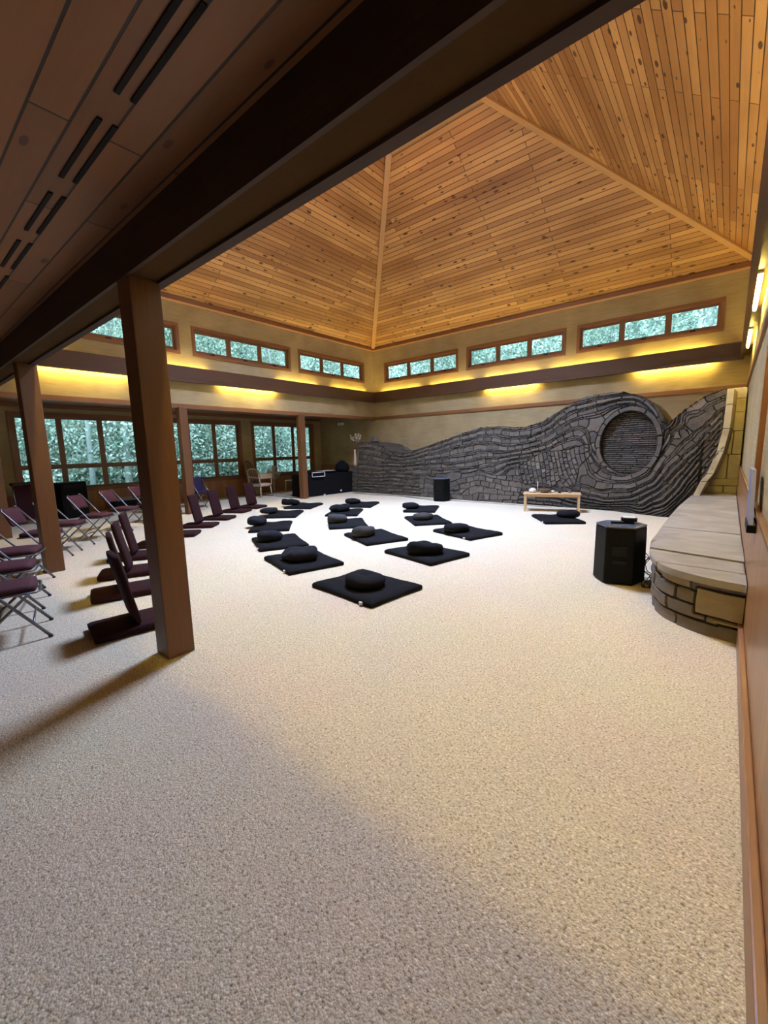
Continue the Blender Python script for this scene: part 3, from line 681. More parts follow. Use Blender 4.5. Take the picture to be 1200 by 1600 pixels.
# one tall block near the wall spans two courses
bc = np.where((SSg < .31) & (BZ > .14) & (BZ < .36), 77, bc)
bl = cells(SSg, BZ, bc, .22, .6, 9); bl = np.where(bc == 77, 4000, bl); bj = edge_mask(bl)
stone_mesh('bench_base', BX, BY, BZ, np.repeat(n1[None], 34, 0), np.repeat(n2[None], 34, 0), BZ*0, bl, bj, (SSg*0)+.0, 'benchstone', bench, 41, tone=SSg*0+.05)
# slabs of the seat
oo = np.array(out_s); 
def out_x(y): 
    k = oo[:, 1].argsort(); return np.interp(y, oo[k, 1], oo[k, 0])
ov = []
for i in range(len(bx_)): ov.append((bx_[i]+n1[i]*.045, by_[i]+n2[i]*.045))
ov = np.array(ov)
joints = [(4.30, 4.22), (4.82, 4.62), (5.45, 5.32), (6.15, 6.05), (7.3, 7.1), (8.7, 8.6), (10.1, 10.05), (12.3, 12.3)]   # y at left edge, at wall
def clipline(yl, yr, y0=None):
    return yl, yr
prev = None
edge_pts = [tuple(p) for p in ov[::3]]+[(-.44, 10.2), (-.44, 12.3)]
def side_of(p, jn):  # signed position relative to the joint line
    yl, yr = jn; y = yr+(yl-yr)*(XR-p[0])/.75
    return p[1]-y
poly0 = [(XR-.03, 3.87)]+edge_pts+[(XR-.03, 12.3)]
def clip_poly(poly, f):
    out = []
    for i in range(len(poly)):
        a, b = poly[i], poly[(i+1) % len(poly)]; fa, fb = f(a), f(b)
        if fa >= 0: out.append(a)
        if (fa >= 0) != (fb >= 0):
            t = fa/(fa-fb); out.append((a[0]+(b[0]-a[0])*t, a[1]+(b[1]-a[1])*t))
    return out
for i, jn in enumerate(joints):
    pl = poly0
    if i > 0: pj = joints[i-1]; pl = clip_poly(pl, lambda p: side_of(p, pj)-.020)
    pl = clip_poly(pl, lambda p: -side_of(p, jn)-.020)
    if len(pl) > 2:
        q = MB(); dz = random.uniform(-.006, .006); q.prism(pl, .415, .475+dz); q.build('seat_slab', 'slab', bench, bevel=.014)
q = MB(); q.prism([(x+.13, max(y, 4.10)) for x, y in edge_pts]+[(XR-.04, 12.3), (XR-.04, 4.1)], .02, .425); q.build('bench_core', 'dark_hole', bench)
# tan stone back rising between the wave wall and the right wall
BK = [(.475, .62), (.62, .76), (.76, 1.25), (1.25, 1.72), (1.72, 2.08), (2.08, 2.35), (2.35, 2.56)]
for i, (z0, z1) in enumerate(BK):
    yl = 10.92+i*.02
    xl0 = (-.44 if z0 < 1.5 else -.12)+0*float(np.interp(z0, [0, .45, .75, .9, 1.33, 1.75, 2.2, 2.6], [-.5, -.45, -.36, -.27, -.16, -.1, -.09, -.09])); 
    if i == 0: segs = [(xl0, -.05), (-.04, XR-.03)]
    elif i in (2, 3): segs = [(xl0, -.02+.05*(i-2)), (-.01+.05*(i-2), XR-.02)]
    else: segs = [(xl0, XR-.02)]
    for (a, b) in segs:
        q = MB(); q.box((a, yl+random.uniform(-.02, .02), z0+.004), (b, YS, z1-.004)); q.build('back_stone', 'slabtan', bench, bevel=.012)

# ------------------------------------------------------------------ meditation mats and cushions
def mat_mesh():
    m_ = MB(); hx, hy = .49, .385; n = 14
    V = []; F = []
    def idx(i, j, k): return k*(n+1)*(n+1)+j*(n+1)+i
    r = random.Random(4)
    for k in range(2):
        for j in range(n+1):
            for i in range(n+1):
                u, v = i/n*2-1, j/n*2-1
                ed = max(abs(u), abs(v)); z = 0 if k == 0 else (.062+.008*math.cos(u*3)*math.cos(v*4)+r.uniform(-.003, .003))*(1 if ed < .97 else .72)
                pin = 1-.015*(1-u*u if abs(v) > .9 else 0)
                V.append((u*hx*(1-.012*math.cos(v*PI/2)), v*hy*(1-.02*math.cos(u*PI/2)), z))
    for j in range(n):
        for i in range(n):
            F.append((idx(i, j, 1), idx(i+1, j, 1), idx(i+1, j+1, 1), idx(i, j+1, 1))); F.append((idx(i, j+1, 0), idx(i+1, j+1, 0), idx(i+1, j, 0), idx(i, j, 0)))
    for i in range(n):
        F += [(idx(i, 0, 0), idx(i+1, 0, 0), idx(i+1, 0, 1), idx(i, 0, 1)), (idx(i+1, n, 0), idx(i, n, 0), idx(i, n, 1), idx(i+1, n, 1)),
              (idx(0, i+1, 0), idx(0, i, 0), idx(0, i, 1), idx(0, i+1, 1)), (idx(n, i, 0), idx(n, i+1, 0), idx(n, i+1, 1), idx(n, i, 1))]
    m_.mesh(V, F); return m_
def zafu_mesh(h=.135, r=.185, lump=.0, seed=1, sx=1.0, sy=1.0):
    rr = random.Random(seed); ph = [rr.uniform(0, 6.28) for _ in range(4)]
    m_ = MB(); V = []; F = []; seg = 36
    prof = [(0, .0), (.6, 0), (.86, .06), (.98, .28), (1, .5), (.97, .72), (.86, .92), (.6, 1.02), (.28, .97), (.12, .90), (0, .86)]
    for a, b in prof:
        for k in range(seg):
            t = 2*PI*k/seg; q = 1+lump*(math.sin(2*t+ph[0])*.5+.4*math.sin(3*t+ph[1])+(.25*math.sin(5*t+ph[2]+b*3)+.16*math.sin(9*t+b*6+ph[3])) *(a > .5))+.012*math.cos(18*t)*(1 if .2 < b < .95 else 0)
            z = h*b*(1+(lump*1.4*math.sin(t+ph[2])+lump*.8*math.cos(3*t+ph[3]) if b > .6 else 0)*a)
            V.append((a*r*q*math.cos(t)*sx, a*r*q*math.sin(t)*sy, z))
    n = len(prof)
    for i in range(n-1):
        for k in range(seg): F.append((i*seg+k, i*seg+(k+1) % seg, (i+1)*seg+(k+1) % seg, (i+1)*seg+k))
    m_.mesh(V, F); return m_
mat0 = mat_mesh().build('cushion_mat', 'black_cloth'); mat0.modifiers.new('b', 'BEVEL').width = .012
tg0 = MB(); tg0.box((.33, -.402, .012), (.37, -.385, .04)); tag0 = tg0.build('care_tag', 'label', mat0)
CX, CY = -2.75, 9.0
mats = [  # centre, direction of the long side (deg), cushion centre, cushion kind, labels
 ((-2.98, 3.27), 174, (-2.93, 3.20), 'flat', 'black square mat nearest the camera', 'round black cushion on the nearest mat', 'black_cloth', (1, 1)),
 ((-4.42, 3.57), 162, (-4.40, 3.50), 'lump', 'black mat second nearest, front of the left row', 'tall slumped blue-black cushion on the front mat of the left row', 'navy_cloth', (1, 1)),
 ((-5.70, 4.13), 153, (-5.80, 4.02), 'round', 'black mat second from the front in the left row', 'puffy blue-black cushion on the second mat of the left row', 'navy_cloth', (0, 1)),
 ((-7.05, 4.95), 139, (-7.32, 4.80), 'round', 'black mat third from the front in the left row', 'blue-black cushion on the left end of the third mat of the left row', 'navy_cloth', (0, 0)),
 ((-8.22, 6.15), 130, (-8.50, 5.92), 'flat', 'black mat fourth from the front in the left row', 'blue-black cushion on the fourth mat of the left row', 'navy_cloth', (0, 0)),
 ((-9.0, 7.42), 118, (-9.32, 7.22), 'lump', 'farthest black mat of the left row, near the cedar post', 'dark cushion on the farthest mat of the left row', 'black_cloth', (0, 0)),
 ((-7.75, 8.42), 116, (-7.98, 8.30), 'flat', 'farthest black mat of the middle row, near the stone wall', 'low black cushion on the farthest mat of the middle row', 'black_cloth', (0, 0)),
 ((-7.12, 7.12), 124, (-7.20, 7.02), 'lump', 'black mat fourth from the front in the middle row', 'small black cushion on the fourth mat of the middle row', 'black_cloth', (0, 0)),
 ((-5.98, 6.03), 140, (-6.12, 5.90), 'round', 'black mat third from the front in the middle row', 'charcoal grey cushion on the third mat of the middle row', 'grey_cloth', (1, 0)),
 ((-4.62, 5.33), 156, (-4.74, 5.18), 'round', 'black mat second from the front in the middle row', 'brown-grey cushion on the second mat of the middle row', 'grey_cloth', (0, 0)),
 ((-3.26, 4.87), 168, (-3.20, 4.76), 'lump', 'black mat at the front of the middle row, behind the nearest mat', 'black cushion with a raised corner on the front mat of the middle row', 'black_cloth', (0, 0)),
 ((-5.84, 8.55), 116, (-6.02, 8.32), 'flat', 'farthest black mat of the right row, before the far loudspeaker', 'upright black cushion on the farthest mat of the right row', 'black_cloth', (0, 0)),
 ((-4.80, 7.22), 138, (-4.84, 7.12), 'flat', 'black mat in the middle of the right row', 'charcoal-topped flat cushion on the middle mat of the right row', 'grey_cloth', (0, 0)),
 ((-3.50, 6.53), 162, (-3.62, 6.38), 'flat', 'black mat at the front of the right row', 'black cushion set on the left of the front mat of the right row', 'black_cloth', (1, 0)),
 ((-2.62, 8.72), 125, (-2.46, 8.88), 'flat', 'lone black mat in front of the low wooden table', 'firm black cushion on the mat by the low wooden table', 'black_cloth', (1, 0))]
zk = {('flat', 'black_cloth'): None}
for i, (c, ad, zc, kind, l1, l2, zm, tg) in enumerate(mats):
    rot = math.radians(ad)+PI   # local -y edge faces the camera side
    if i == 0: o = mat0
    else:
        o = mat0.copy(); COL.objects.link(o)
        if tg[0] or tg[1]: tc_ = tag0.copy(); COL.objects.link(tc_); tc_.parent = o
    o.location = (c[0], c[1], 0); o.rotation_euler = (0, 0, math.radians(ad-180)+random.uniform(-.02, .02)); tag(o, l1, 'mat', 'black floor mats in three arcs')
    key = (kind, zm)
    if zk.get(key) is None:
        prm = dict(flat=dict(h=.12, r=.212, lump=.07, seed=2, sx=1.06), round=dict(h=.15, r=.20, lump=.08, seed=5), lump=dict(h=.145, r=.212, lump=.15, seed=8, sx=1.12))[kind]
        z = zafu_mesh(**prm).build('cushion', zm); zk[key] = z
    else:
        z = zk[key].copy(); COL.objects.link(z)
    z.location = (zc[0], zc[1], .064); z.rotation_euler = (0, 0, random.uniform(0, 6.28)); tag(z, l2, 'cushion', 'sitting cushions on the mats')
def face_rot(x, y): return math.atan2(CY-y, CX-x)-PI/2      # local +y looks at the centre of the arcs

# ------------------------------------------------------------------ floor chairs (padded L with a short tail)
def pad(pts, w, th, n=6):
    """padded slab following a side profile pts (y,z), width w along x, thickness th"""
    m_ = MB(); V = []; F = []; N_ = len(pts); P2 = [Vector((0, a, b)) for a, b in pts]
    prof = []
    for i, p in enumerate(P2):
        t = (P2[min(i+1, N_-1)]-P2[max(i-1, 0)]).normalized(); nrm = Vector((0, -t.z, t.y))
        prof.append((p, nrm))
    xs = [-w/2, -w/2+.02, -w/6, w/6, w/2-.02, w/2]; ths = [.55, .9, 1.08, 1.08, .9, .55]
    ring = len(xs)*2
    for i, (p, nr_) in enumerate(prof):
        ee = .78 if i in (0, N_-1) else 1
        for x, q in zip(xs, ths): V.append(p+Vector((x, 0, 0))+nr_*th/2*q*ee)
        for x, q in reversed(list(zip(xs, ths))): V.append(p+Vector((x, 0, 0))-nr_*th/2*q*ee)
    for i in range(N_-1):
        for k in range(ring): F.append((i*ring+k, (i+1)*ring+k, (i+1)*ring+(k+1) % ring, i*ring+(k+1) % ring))
    F.append(tuple(range(ring))); F.append(tuple((N_-1)*ring+k for k in reversed(range(ring))))
    m_.mesh(V, F); return m_
bj = thing('floor_chair', '', 'floor chair', (0, 0, 0), 0, 'maroon legless floor chairs')
pad([(-.36, .035), (-.33, .038), (-.1, .04), (.1, .04), (.27, .04), (.30, .035)], .44, .07).build('seat', 'maroon_cloth', bj)
pad([(-.03, .09), (-.04, .14), (-.08, .34), (-.125, .56), (-.14, .655), (-.145, .68)], .38, .055).build('backrest', 'maroon_cloth', bj)
def polar(a, r): a = math.radians(a); return CX+r*math.cos(a), CY+r*math.sin(a)
BJ = [((-3.97, 1.33), 'nearest maroon floor chair, partly hidden by the big front post'),
      ((-5.02, 1.63), 'second nearest maroon floor chair, its tail left of the big front post'),
      ((-5.83, 1.95), 'third maroon floor chair from the camera'),
      ((-6.70, 2.33), 'fourth maroon floor chair from the camera, its back tilted left of the post'),
      ((-7.28, 2.90), 'maroon floor chair mostly hidden behind the big front post'),
      ((-7.85, 3.50), 'maroon floor chair with only its seat tip showing right of the front post'),
      ((-8.45, 4.20), 'maroon floor chair fully visible just right of the front post'),
      ((-9.05, 4.95), 'maroon floor chair, third from the far end of the arc'),
      ((-9.75, 5.82), 'maroon floor chair, second from the far end of the arc'),
      ((-10.12, 6.55), 'maroon floor chair at the far end of the arc, before the wooden armchair')]
for i, ((x, y), lb) in enumerate(BJ):
    if i == 0: bj.location = (x, y, 0); bj.rotation_euler = (0, 0, face_rot(x, y)); bj['label'] = lb
    else: dup(bj, (x, y, 0), face_rot(x, y)+random.uniform(-.04, .04), lb)

# ------------------------------------------------------------------ folding chairs (local +y is the front)
fc = thing('folding_chair', '', 'chair', (0, 0, 0), 0, 'padded metal folding chairs')
def cushion_box(x0, x1, y0, y1, z0, z1, name, mt, parent, rx=0, piv=(0, 0, 0), seg=5, bulge=.02):
    m_ = MB(); V = []; F = []; n = 8
    for k in range(2):
        for j in range(n+1):
            for i in range(n+1):
                u, v = i/n*2-1, j/n*2-1
                # squircle outline
                ru = u*math.sqrt(1-.28*v*v*.5); rv = v*math.sqrt(1-.28*u*u*.5); b_ = (1-u**4)*(1-v**4)
                V.append(((x0+x1)/2+ru*(x1-x0)/2, (y0+y1)/2+rv*(y1-y0)/2, (z1-bulge*.6+bulge*b_) if k else z0))
    q = (n+1)*(n+1); I = lambda i, j, k: k*q+j*(n+1)+i
    for j in range(n):
        for i in range(n): F += [(I(i, j, 1), I(i+1, j, 1), I(i+1, j+1, 1), I(i, j+1, 1)), (I(i, j+1, 0), I(i+1, j+1, 0), I(i+1, j, 0), I(i, j, 0))]
    for i in range(n): F += [(I(i, 0, 0), I(i+1, 0, 0), I(i+1, 0, 1), I(i, 0, 1)), (I(i+1, n, 0), I(i, n, 0), I(i, n, 1), I(i+1, n, 1)), (I(0, i+1, 0), I(0, i, 0), I(0, i, 1), I(0, i+1, 1)), (I(n, i, 0), I(n, i+1, 0), I(n, i+1, 1), I(n, i, 1))]
    if rx:
        R_ = Matrix.Rotation(rx, 4, 'X'); pv = Vector(piv); V = [R_@(Vector(p)-pv)+pv for p in V]
    m_.mesh(V, F); return m_.build(name, mt, parent)
cushion_box(-.20, .20, -.20, .22, .405, .465, 'seat', 'chair_pad', fc)
# backrest follows the leaning tubes
def back_mesh():
    m_ = MB(); V = []; F = []; n = 8
    for k in range(2):
        for j in range(n+1):
            for i in range(n+1):
                u, v = i/n*2-1, j/n; z = .565+.235*v+(.012*(1-u*u) if v > .9 else 0); y = -.225-.095*v-.045*(1-u*u)*1.0
                b_ = (1-u**4)*(1-(2*v-1)**4)
                V.append((u*.205*(1-.06*abs(2*v-1)**3), y+(.022*b_+.008 if k else -.020), z))
    q = (n+1)*(n+1); I = lambda i, j, k: k*q+j*(n+1)+i
    for j in range(n):
        for i in range(n): F += [(I(i, j, 0), I(i+1, j, 0), I(i+1, j+1, 0), I(i, j+1, 0)), (I(i, j+1, 1), I(i+1, j+1, 1), I(i+1, j, 1), I(i, j, 1))]
    for i in range(n): F += [(I(i, 0, 1), I(i+1, 0, 1), I(i+1, 0, 0), I(i, 0, 0)), (I(i+1, n, 1), I(i, n, 1), I(i, n, 0), I(i+1, n, 0)), (I(0, i+1, 1), I(0, i, 1), I(0, i, 0), I(0, i+1, 0)), (I(n, i, 1), I(n, i+1, 1), I(n, i+1, 0), I(n, i, 0))]
    m_.mesh(V, F); return m_
back_mesh().build('backrest', 'chair_pad', fc)
for s in (-1, 1):
    q = MB(); q.tube([(s*.235, .27, .01), (s*.228, .02, .35), (s*.22, -.10, .50), (s*.215, -.33, .79), (s*.19, -.34, .815), (s*.15, -.345, .82)], .0125, 8); lg = q.build('leg', 'chair_metal', fc)
    q = MB(); q.tube([(s*.235, .27, 0), (s*.235, .262, .02)], .016, 8); q.build('rubber_foot', 'rubber', lg)
    q = MB(); q.tube([(s*.205, .17, .40), (s*.205, -.24, .01)], .0115, 8); lg = q.build('leg', 'chair_metal', fc)
    q = MB(); q.tube([(s*.205, -.25, 0), (s*.205, -.242, .02)], .016, 8); q.build('rubber_foot', 'rubber', lg)
q = MB(); q.tube([(-.232, .17, .15), (.232, .17, .15)], .008, 6); q.build('crossbar', 'chair_metal', fc)
q = MB(); q.tube([(-.205, -.14, .10), (.205, -.14, .10)], .008, 6); q.build('crossbar', 'chair_metal', fc)
q = MB(); q.tube([(-.205, -.05, .19), (.205, -.05, .19)], .008, 6); q.build('crossbar', 'chair_metal', fc)
q = MB(); q.tube([(-.205, -.2, .40), (-.205, .21, .40), (-.17, .235, .40), (.17, .235, .40), (.205, .21, .40), (.205, -.2, .40)], .010, 6); q.build('seat_frame', 'chair_metal', fc)
FC = [((-4.62, .56), 'nearest maroon folding chair, seat cut by the left picture edge'),
      ((-5.52, .72), 'second nearest folding chair, its seat just above the nearest one at the left edge'),
      ((-6.38, .93), 'third folding chair from the camera, left of the second cedar post'),
      ((-7.66, 1.42), 'folding chair seen behind the second cedar post, back showing to its left'),
      ((-8.37, 1.90), 'folding chair whose seat shows just right of the second cedar post'),
      ((-9.00, 2.50), 'folding chair with full side view, between the two front posts'),
      ((-9.62, 3.18), 'folding chair behind the tilted floor-chair backs'),
      ((-10.22, 3.92), 'folding chair partly hidden by the big front post'),
      ((-11.35, 4.75), 'folding chair beside the slim post by the windows')]
for i, ((x, y), lb) in enumerate(FC):
    if i == 0: fc.location = (x, y, 0); fc.rotation_euler = (0, 0, face_rot(x, y)); fc['label'] = lb
    else: dup(fc, (x, y, 0), face_rot(x, y)+random.uniform(-.03, .03), lb)
pc = thing('folding_chair', 'folding chair under a purple blanket below the left windows', 'chair', (-11.6, 5.95, 0), math.radians(-70))
for s in (-1, 1):
    q = MB(); q.tube([(s*.22, .25, .01), (s*.215, -.10, .50), (s*.21, -.28, .80)], .0125, 8); q.build('leg', 'chair_metal', pc)
    q = MB(); q.tube([(s*.20, .15, .40), (s*.20, -.22, .01)], .0115, 8); q.build('leg', 'chair_metal', pc)
cushion_box(-.21, .21, -.20, .22, .40, .46, 'seat', 'purple', pc)
q = MB(); q.box((-.24, -.33, .40), (.24, -.26, .86)); q.build('backrest', 'purple', pc, bevel=.02)

# leaning stack of maroon folded chairs by the left aisle
st = thing('folded_chair', 'maroon padded chair standing folded, left of the black amplifier', 'chair', (-12.35, 2.15, 0), math.radians(-70))
q = MB(); q.box((-.27, -.05, .12), (.27, .03, .90)); q.build('seat', 'maroon_cloth', st, bevel=.03)
q = MB(); q.box((-.29, -.09, .90), (.29, .05, .97)); q.build('backrest', 'grey_cloth', st, bevel=.02)
for s in (-1, 1):
    q = MB(); q.tube([(s*.285, .06, .0), (s*.285, .045, .5), (s*.27, -.02, .93)], .013, 8); q.build('leg', 'chair_metal', st)
am = thing('amplifier', 'tall black amplifier cabinet under the left windows', 'amplifier', (-12.75, 3.05, 0), math.radians(-75))
q = MB(); q.box((-.30, -.2, 0), (.30, .2, .90)); q.build('body', 'black', am, bevel=.03)
q = MB(); q.box((-.26, .2, .06), (.26, .21, .70)); q.build('grille', 'grille', am)
q = MB(); q.box((-.24, .2, .76), (.24, .212, .84)); q.build('control_panel', 'black_gloss', am)
mx_ = thing('sound_mixer', 'small silver-edged mixer on a low box behind the folding chairs', 'mixer', (-12.9, 4.35, 0), math.radians(-90))
q = MB(); q.box((-.35, -.2, 0), (.35, .2, .30)); q.build('body', 'black', mx_, bevel=.01)
q = MB(); q.box((-.33, -.18, .30), (.33, .18, .36)); q.build('control_panel', 'chair_metal', mx_)

# ------------------------------------------------------------------ far left furniture
ac = thing('wooden_armchair', 'pale wooden spindle-back armchair below the left windows', 'armchair', (-12.6, 8.5, 0), math.radians(-78))
for sx, sy in ((-1, 1), (1, 1), (-1, -1), (1, -1)):
    q = MB(); q.tube([(sx*.27, sy*.26, 0), (sx*.24, sy*.22, .40)], [.02, .022], 8); q.build('leg', 'oldwood', ac)
cushion_box(-.27, .27, -.25, .27, .36, .46, 'seat', 'oldwood', ac)
for s in (-1, 1):
    q = MB(); q.tube([(s*.27, .26, .40), (s*.29, .24, .66), (s*.30, -.1, .68), (s*.25, -.29, .70)], [.02, .02, .024, .02], 8); q.build('armrest', 'oldwood', ac)
q = MB(); q.tube([(-.26, -.24, .42), (-.25, -.33, .90), (-.1, -.36, .95), (.1, -.36, .95), (.25, -.33, .90), (.26, -.24, .42)], .02, 8); q.build('back_frame', 'oldwood', ac)
for k in range(5):
    x = -.17+.085*k; q = MB(); q.tube([(x, -.24, .42), (x, -.35, .93)], .009, 6); q.build('spindle', 'oldwood', ac)
q = MB(); q.box((-.29, .18, .62), (.29, .30, .80)); q.build('towel', 'oldwood', ac, bevel=.02)
wc = thing('wicker_chair', 'brown round-backed wicker chair behind the wooden armchair', 'chair', (-13.1, 8.62, 0), math.radians(-60))
q = MB(); q.lathe([(0, 0), (.22, 0), (.20, .2), (.26, .42), (.27, .45), (0, .45)], 20); q.build('seat', 'wicker', wc)
m_ = MB(); V = []; F = []
for j in range(9):
    for i in range(13):
        a = PI*(i/12)+PI; v = j/8; r = .30+.05*v; hh = .45+.80*v*math.sin(PI*(i/12))**.5
        V.append((r*math.cos(a), r*math.sin(a)*.9, hh))
for j in range(8):
    for i in range(12): F.append((j*13+i, j*13+i+1, (j+1)*13+i+1, (j+1)*13+i))
m_.mesh(V, F); wb = m_.build('backrest', 'wicker', wc); so = wb.modifiers.new('s', 'SOLIDIFY'); so.thickness = .03
fn = thing('pedestal_fan', 'beige pedestal fan in front of the window beside the armchair', 'fan', (-13.1, 9.42, 0), math.radians(-122))
q = MB(); q.lathe([(0, 0), (.19, 0), (.18, .03), (.03, .045), (0, .05)], 24); q.build('base', 'fan_metal', fn)
q = MB(); q.tube([(0, 0, .03), (0, 0, .72)], .018, 10); q.build('pole', 'fan_metal', fn)
cage = MB(); zc_ = .78
for rr_, yy in ((.26, .02), (.20, .07), (.13, .09), (.07, .10), (.26, -.03), (.17, -.07)):
    cage.tube([(rr_*math.cos(t*PI/12), yy, zc_+rr_*math.sin(t*PI/12)) for t in range(24)], .004, 5, closed=True)
for k in range(36):
    a = 2*PI*k/36; c_, s_ = math.cos(a), math.sin(a)
    cage.tube([(.05*c_, .10, zc_+.05*s_), (.20*c_, .07, zc_+.20*s_), (.26*c_, .0, zc_+.26*s_), (.17*c_, -.07, zc_+.17*s_), (.05*c_, -.08, zc_+.05*s_)], .0025, 4)
cage.build('fan_cage', 'fan_metal', fn)
q = MB(); q.tube([(0, -.16, zc_), (0, -.05, zc_)], .06, 14); q.build('motor', 'fan_metal', fn)
for k in range(4):
    a = PI/2*k; bl_ = MB()
    c_, s_ = math.cos(a), math.sin(a); d_, e_ = -s_, c_
    bl_.face([(.03*c_-.02*d_, -.01, zc_+.03*s_-.02*e_), (.03*c_+.03*d_, .02, zc_+.03*s_+.03*e_), (.22*c_+.10*d_, .035, zc_+.22*s_+.10*e_), (.23*c_-.03*d_, -.015, zc_+.23*s_-.03*e_)])
    b_ = bl_.build('fan_blade', 'fan_metal', fn); b_.modifiers.new('s', 'SOLIDIFY').thickness = .006
so_ = thing('wooden_stool', 'low wooden stool between the fan and the cedar post', 'stool', (-13.0, 10.25, 0), math.radians(15))
q = MB(); q.box((-.22, -.24, .41), (.22, .24, .45)); q.build('seat', 'oldwood', so_, bevel=.008)
for sx in (-1, 1):
    for sy in (-1, 1): q = MB(); q.box((sx*.20-.02, sy*.21-.02, 0), (sx*.20+.02, sy*.21+.02, .41)); q.build('leg', 'oldwood', so_)

# black-draped table with sound gear
tb = thing('draped_table', 'long table under a black cloth reaching the floor, beside the stone wall', 'table', (-11.12, 10.15, 0))
q = MB(); V = []; F = []; n = 64; ring = []
for k in range(n):
    t = k/n*4; sd = int(t); u = t-sd
    cxy = [(-.36, -1.15), (.36, -1.15), (.36, 1.15), (-.36, 1.15)]; a, b = cxy[sd], cxy[(sd+1) % 4]; ring.append((a[0]+(b[0]-a[0])*u, a[1]+(b[1]-a[1])*u))
for zi, zz_ in enumerate((.75, .73, .4, .005)):
    for k, (x, y) in enumerate(ring):
        w_ = 1+(.0, .0, .05, .09)[zi]*(.5+.5*math.sin(k*2.1)); V.append((x*w_, y*(1+(w_-1)*.3), zz_))
for zi in range(3):
    for k in range(n): F.append((zi*n+k, (zi+1)*n+k, (zi+1)*n+(k+1) % n, zi*n+(k+1) % n))
F.append(tuple(range(n))[::-1]); q.mesh(V, F); q.build('tablecloth', 'black_cloth', tb)
for sx in (-1, 1):
    for sy in (-1, 1): q = MB(); q.tube([(sx*.30, sy*1.05, 0), (sx*.30, sy*1.05, .72)], .015, 6); q.build('leg', 'chair_metal', tb)
ft = thing('framed_device', 'shallow black device with a white frame at the front edge of the draped table', 'sound device', (-10.78, 9.55, .76), math.radians(90))
q = MB(); q.box((-.27, -.05, 0), (.27, .12, .15)); q.build('body', 'black', ft)
q = MB()
for a, b in (((-.29, -.065, 0), (.29, -.05, .018)), ((-.29, -.065, .142), (.29, -.05, .16)), ((-.29, -.065, 0), (-.272, -.05, .16)), ((.272, -.065, 0), (.29, -.05, .16))): q.box(a, b)
q.build('frame', 'white', ft)
ft.location = (-10.74, 9.5, .66); ft.rotation_euler = (0, 0, math.radians(90))
mx2 = thing('mixing_desk', 'low grey mixing desk on the black-draped table', 'mixer', (-11.1, 10.25, .75))
q = MB(); q.box((-.22, -.3, 0), (.22, .3, .07)); q.build('body', 'black', mx2, bevel=.01)
q = MB(); q.box((-.20, -.28, .07), (.20, .28, .078)); q.build('control_panel', 'fan_metal', mx2)
for k in range(8): q = MB(); q.tube([(.1, -.24+k*.07, .078), (.1, -.24+k*.07, .10)], .012, 6); q.build('knob', 'white', mx2)
bg = MB()
bg.lathe([(0, 0), (.20, 0), (.24, .1), (.22, .26), (.12, .36), (.04, .42), (0, .43)], 20); b_ = bg.build('backpack', 'black_cloth', None, (-11.05, 11.0, .75)); b_.scale = (1, 1.2, 1)
tag(b_, 'slumped black bag on the far end of the draped table', 'bag')
bg = MB(); bg.lathe([(0, 0), (.27, 0), (.30, .2), (.24, .45), (.1, .58), (0, .6)], 20); b2 = bg.build('duffel_bag', 'black_cloth', None, (-10.62, 11.38, 0)); b2.scale = (.8, .55, 1)
tag(b2, 'black bag on the floor between the draped table and stone wall', 'bag')
q = MB(); q.tube([(-.05, 0, 0), (-.04, 0, .15), (0, .05, .24), (.05, 0, .18), (.05, -.04, 0)], .02, 8); bb = q.build('bottle_shape', 'black', None, (-11.25, 9.2, .75))
bb.name = 'headphones'; tag(bb, 'black headphones standing on the draped table beside the post', 'headphones')
for (x, y, z, lb) in ((-10.70, 9.75, 0, 'small white tag on the floor at the foot of the draped table'), (-10.70, 10.55, .08, 'small white tag hanging low on the draped cloth')):
    q = MB(); q.box((-.015, -.03, 0), (.015, .03, .05)); tag(q.build('paper_tag', 'white', None, (x, y, z)), lb, 'tag')
# emergency light and downlight
em = thing('emergency_light', 'small white emergency light high on the far aisle wall', 'light', (-12.4, YS-.05, 2.60))
q = MB(); q.box((-.15, -.03, -.05), (.15, .05, .05)); q.build('body', 'white', em, bevel=.01)
for s in (-1, 1): q = MB(); q.tube([(s*.10, -.05, .0), (s*.10, -.02, .0)], .035, 12); q.build('lamp_head', 'white', em)
dl = thing('downlight', 'tiny lit recessed downlight in the left aisle ceiling', 'light', (-12.4, 3.25, 2.86))
q = MB(); q.lathe([(.07, -.006), (.09, -.006), (.09, 0)], 20); q.build('trim_ring', 'white', dl)
q = MB(); q.lathe([(0, -.003), (.07, -.003)], 20); q.build('lens', 'lamp', dl)
# vase with blossoms on the stone ledge
vs = thing('flower_vase', 'tall thin vase of pale dried blossoms on the left ledge of the stone wall', 'vase', (-10.68, 11.32, .93))
q = MB(); q.lathe([(0, 0), (.05, 0), (.06, .12), (.045, .4), (.03, .55), (.04, .62), (.0, .6)], 16); q.build('vase_body', 'oldwood', vs)
rr = random.Random(3)
for k in range(7):
    a = rr.uniform(0, 6.28); L_ = rr.uniform(.35, .62); sp = rr.uniform(.08, .38)
    p = [(0, 0, .55), (math.cos(a)*sp*.4, math.sin(a)*sp*.3, .55+L_*.5), (math.cos(a)*sp, math.sin(a)*sp*.5, .55+L_)]
    q = MB(); q.tube(p, .006, 5); s_ = q.build('stem', 'stem', vs)
    f_ = MB()
    for t in (.55, .8, 1):
        c = Vector(p[1]).lerp(Vector(p[2]), t)
        for w in range(6):
            d = Vector((rr.uniform(-1, 1), rr.uniform(-1, 1), rr.uniform(-.3, 1))).normalized()*.05; e = d.orthogonal().normalized()*.022
            f_.face([c, c+d*.5+e, c+d, c+d*.5-e])
    f_.build('blossom', 'petal', s_)
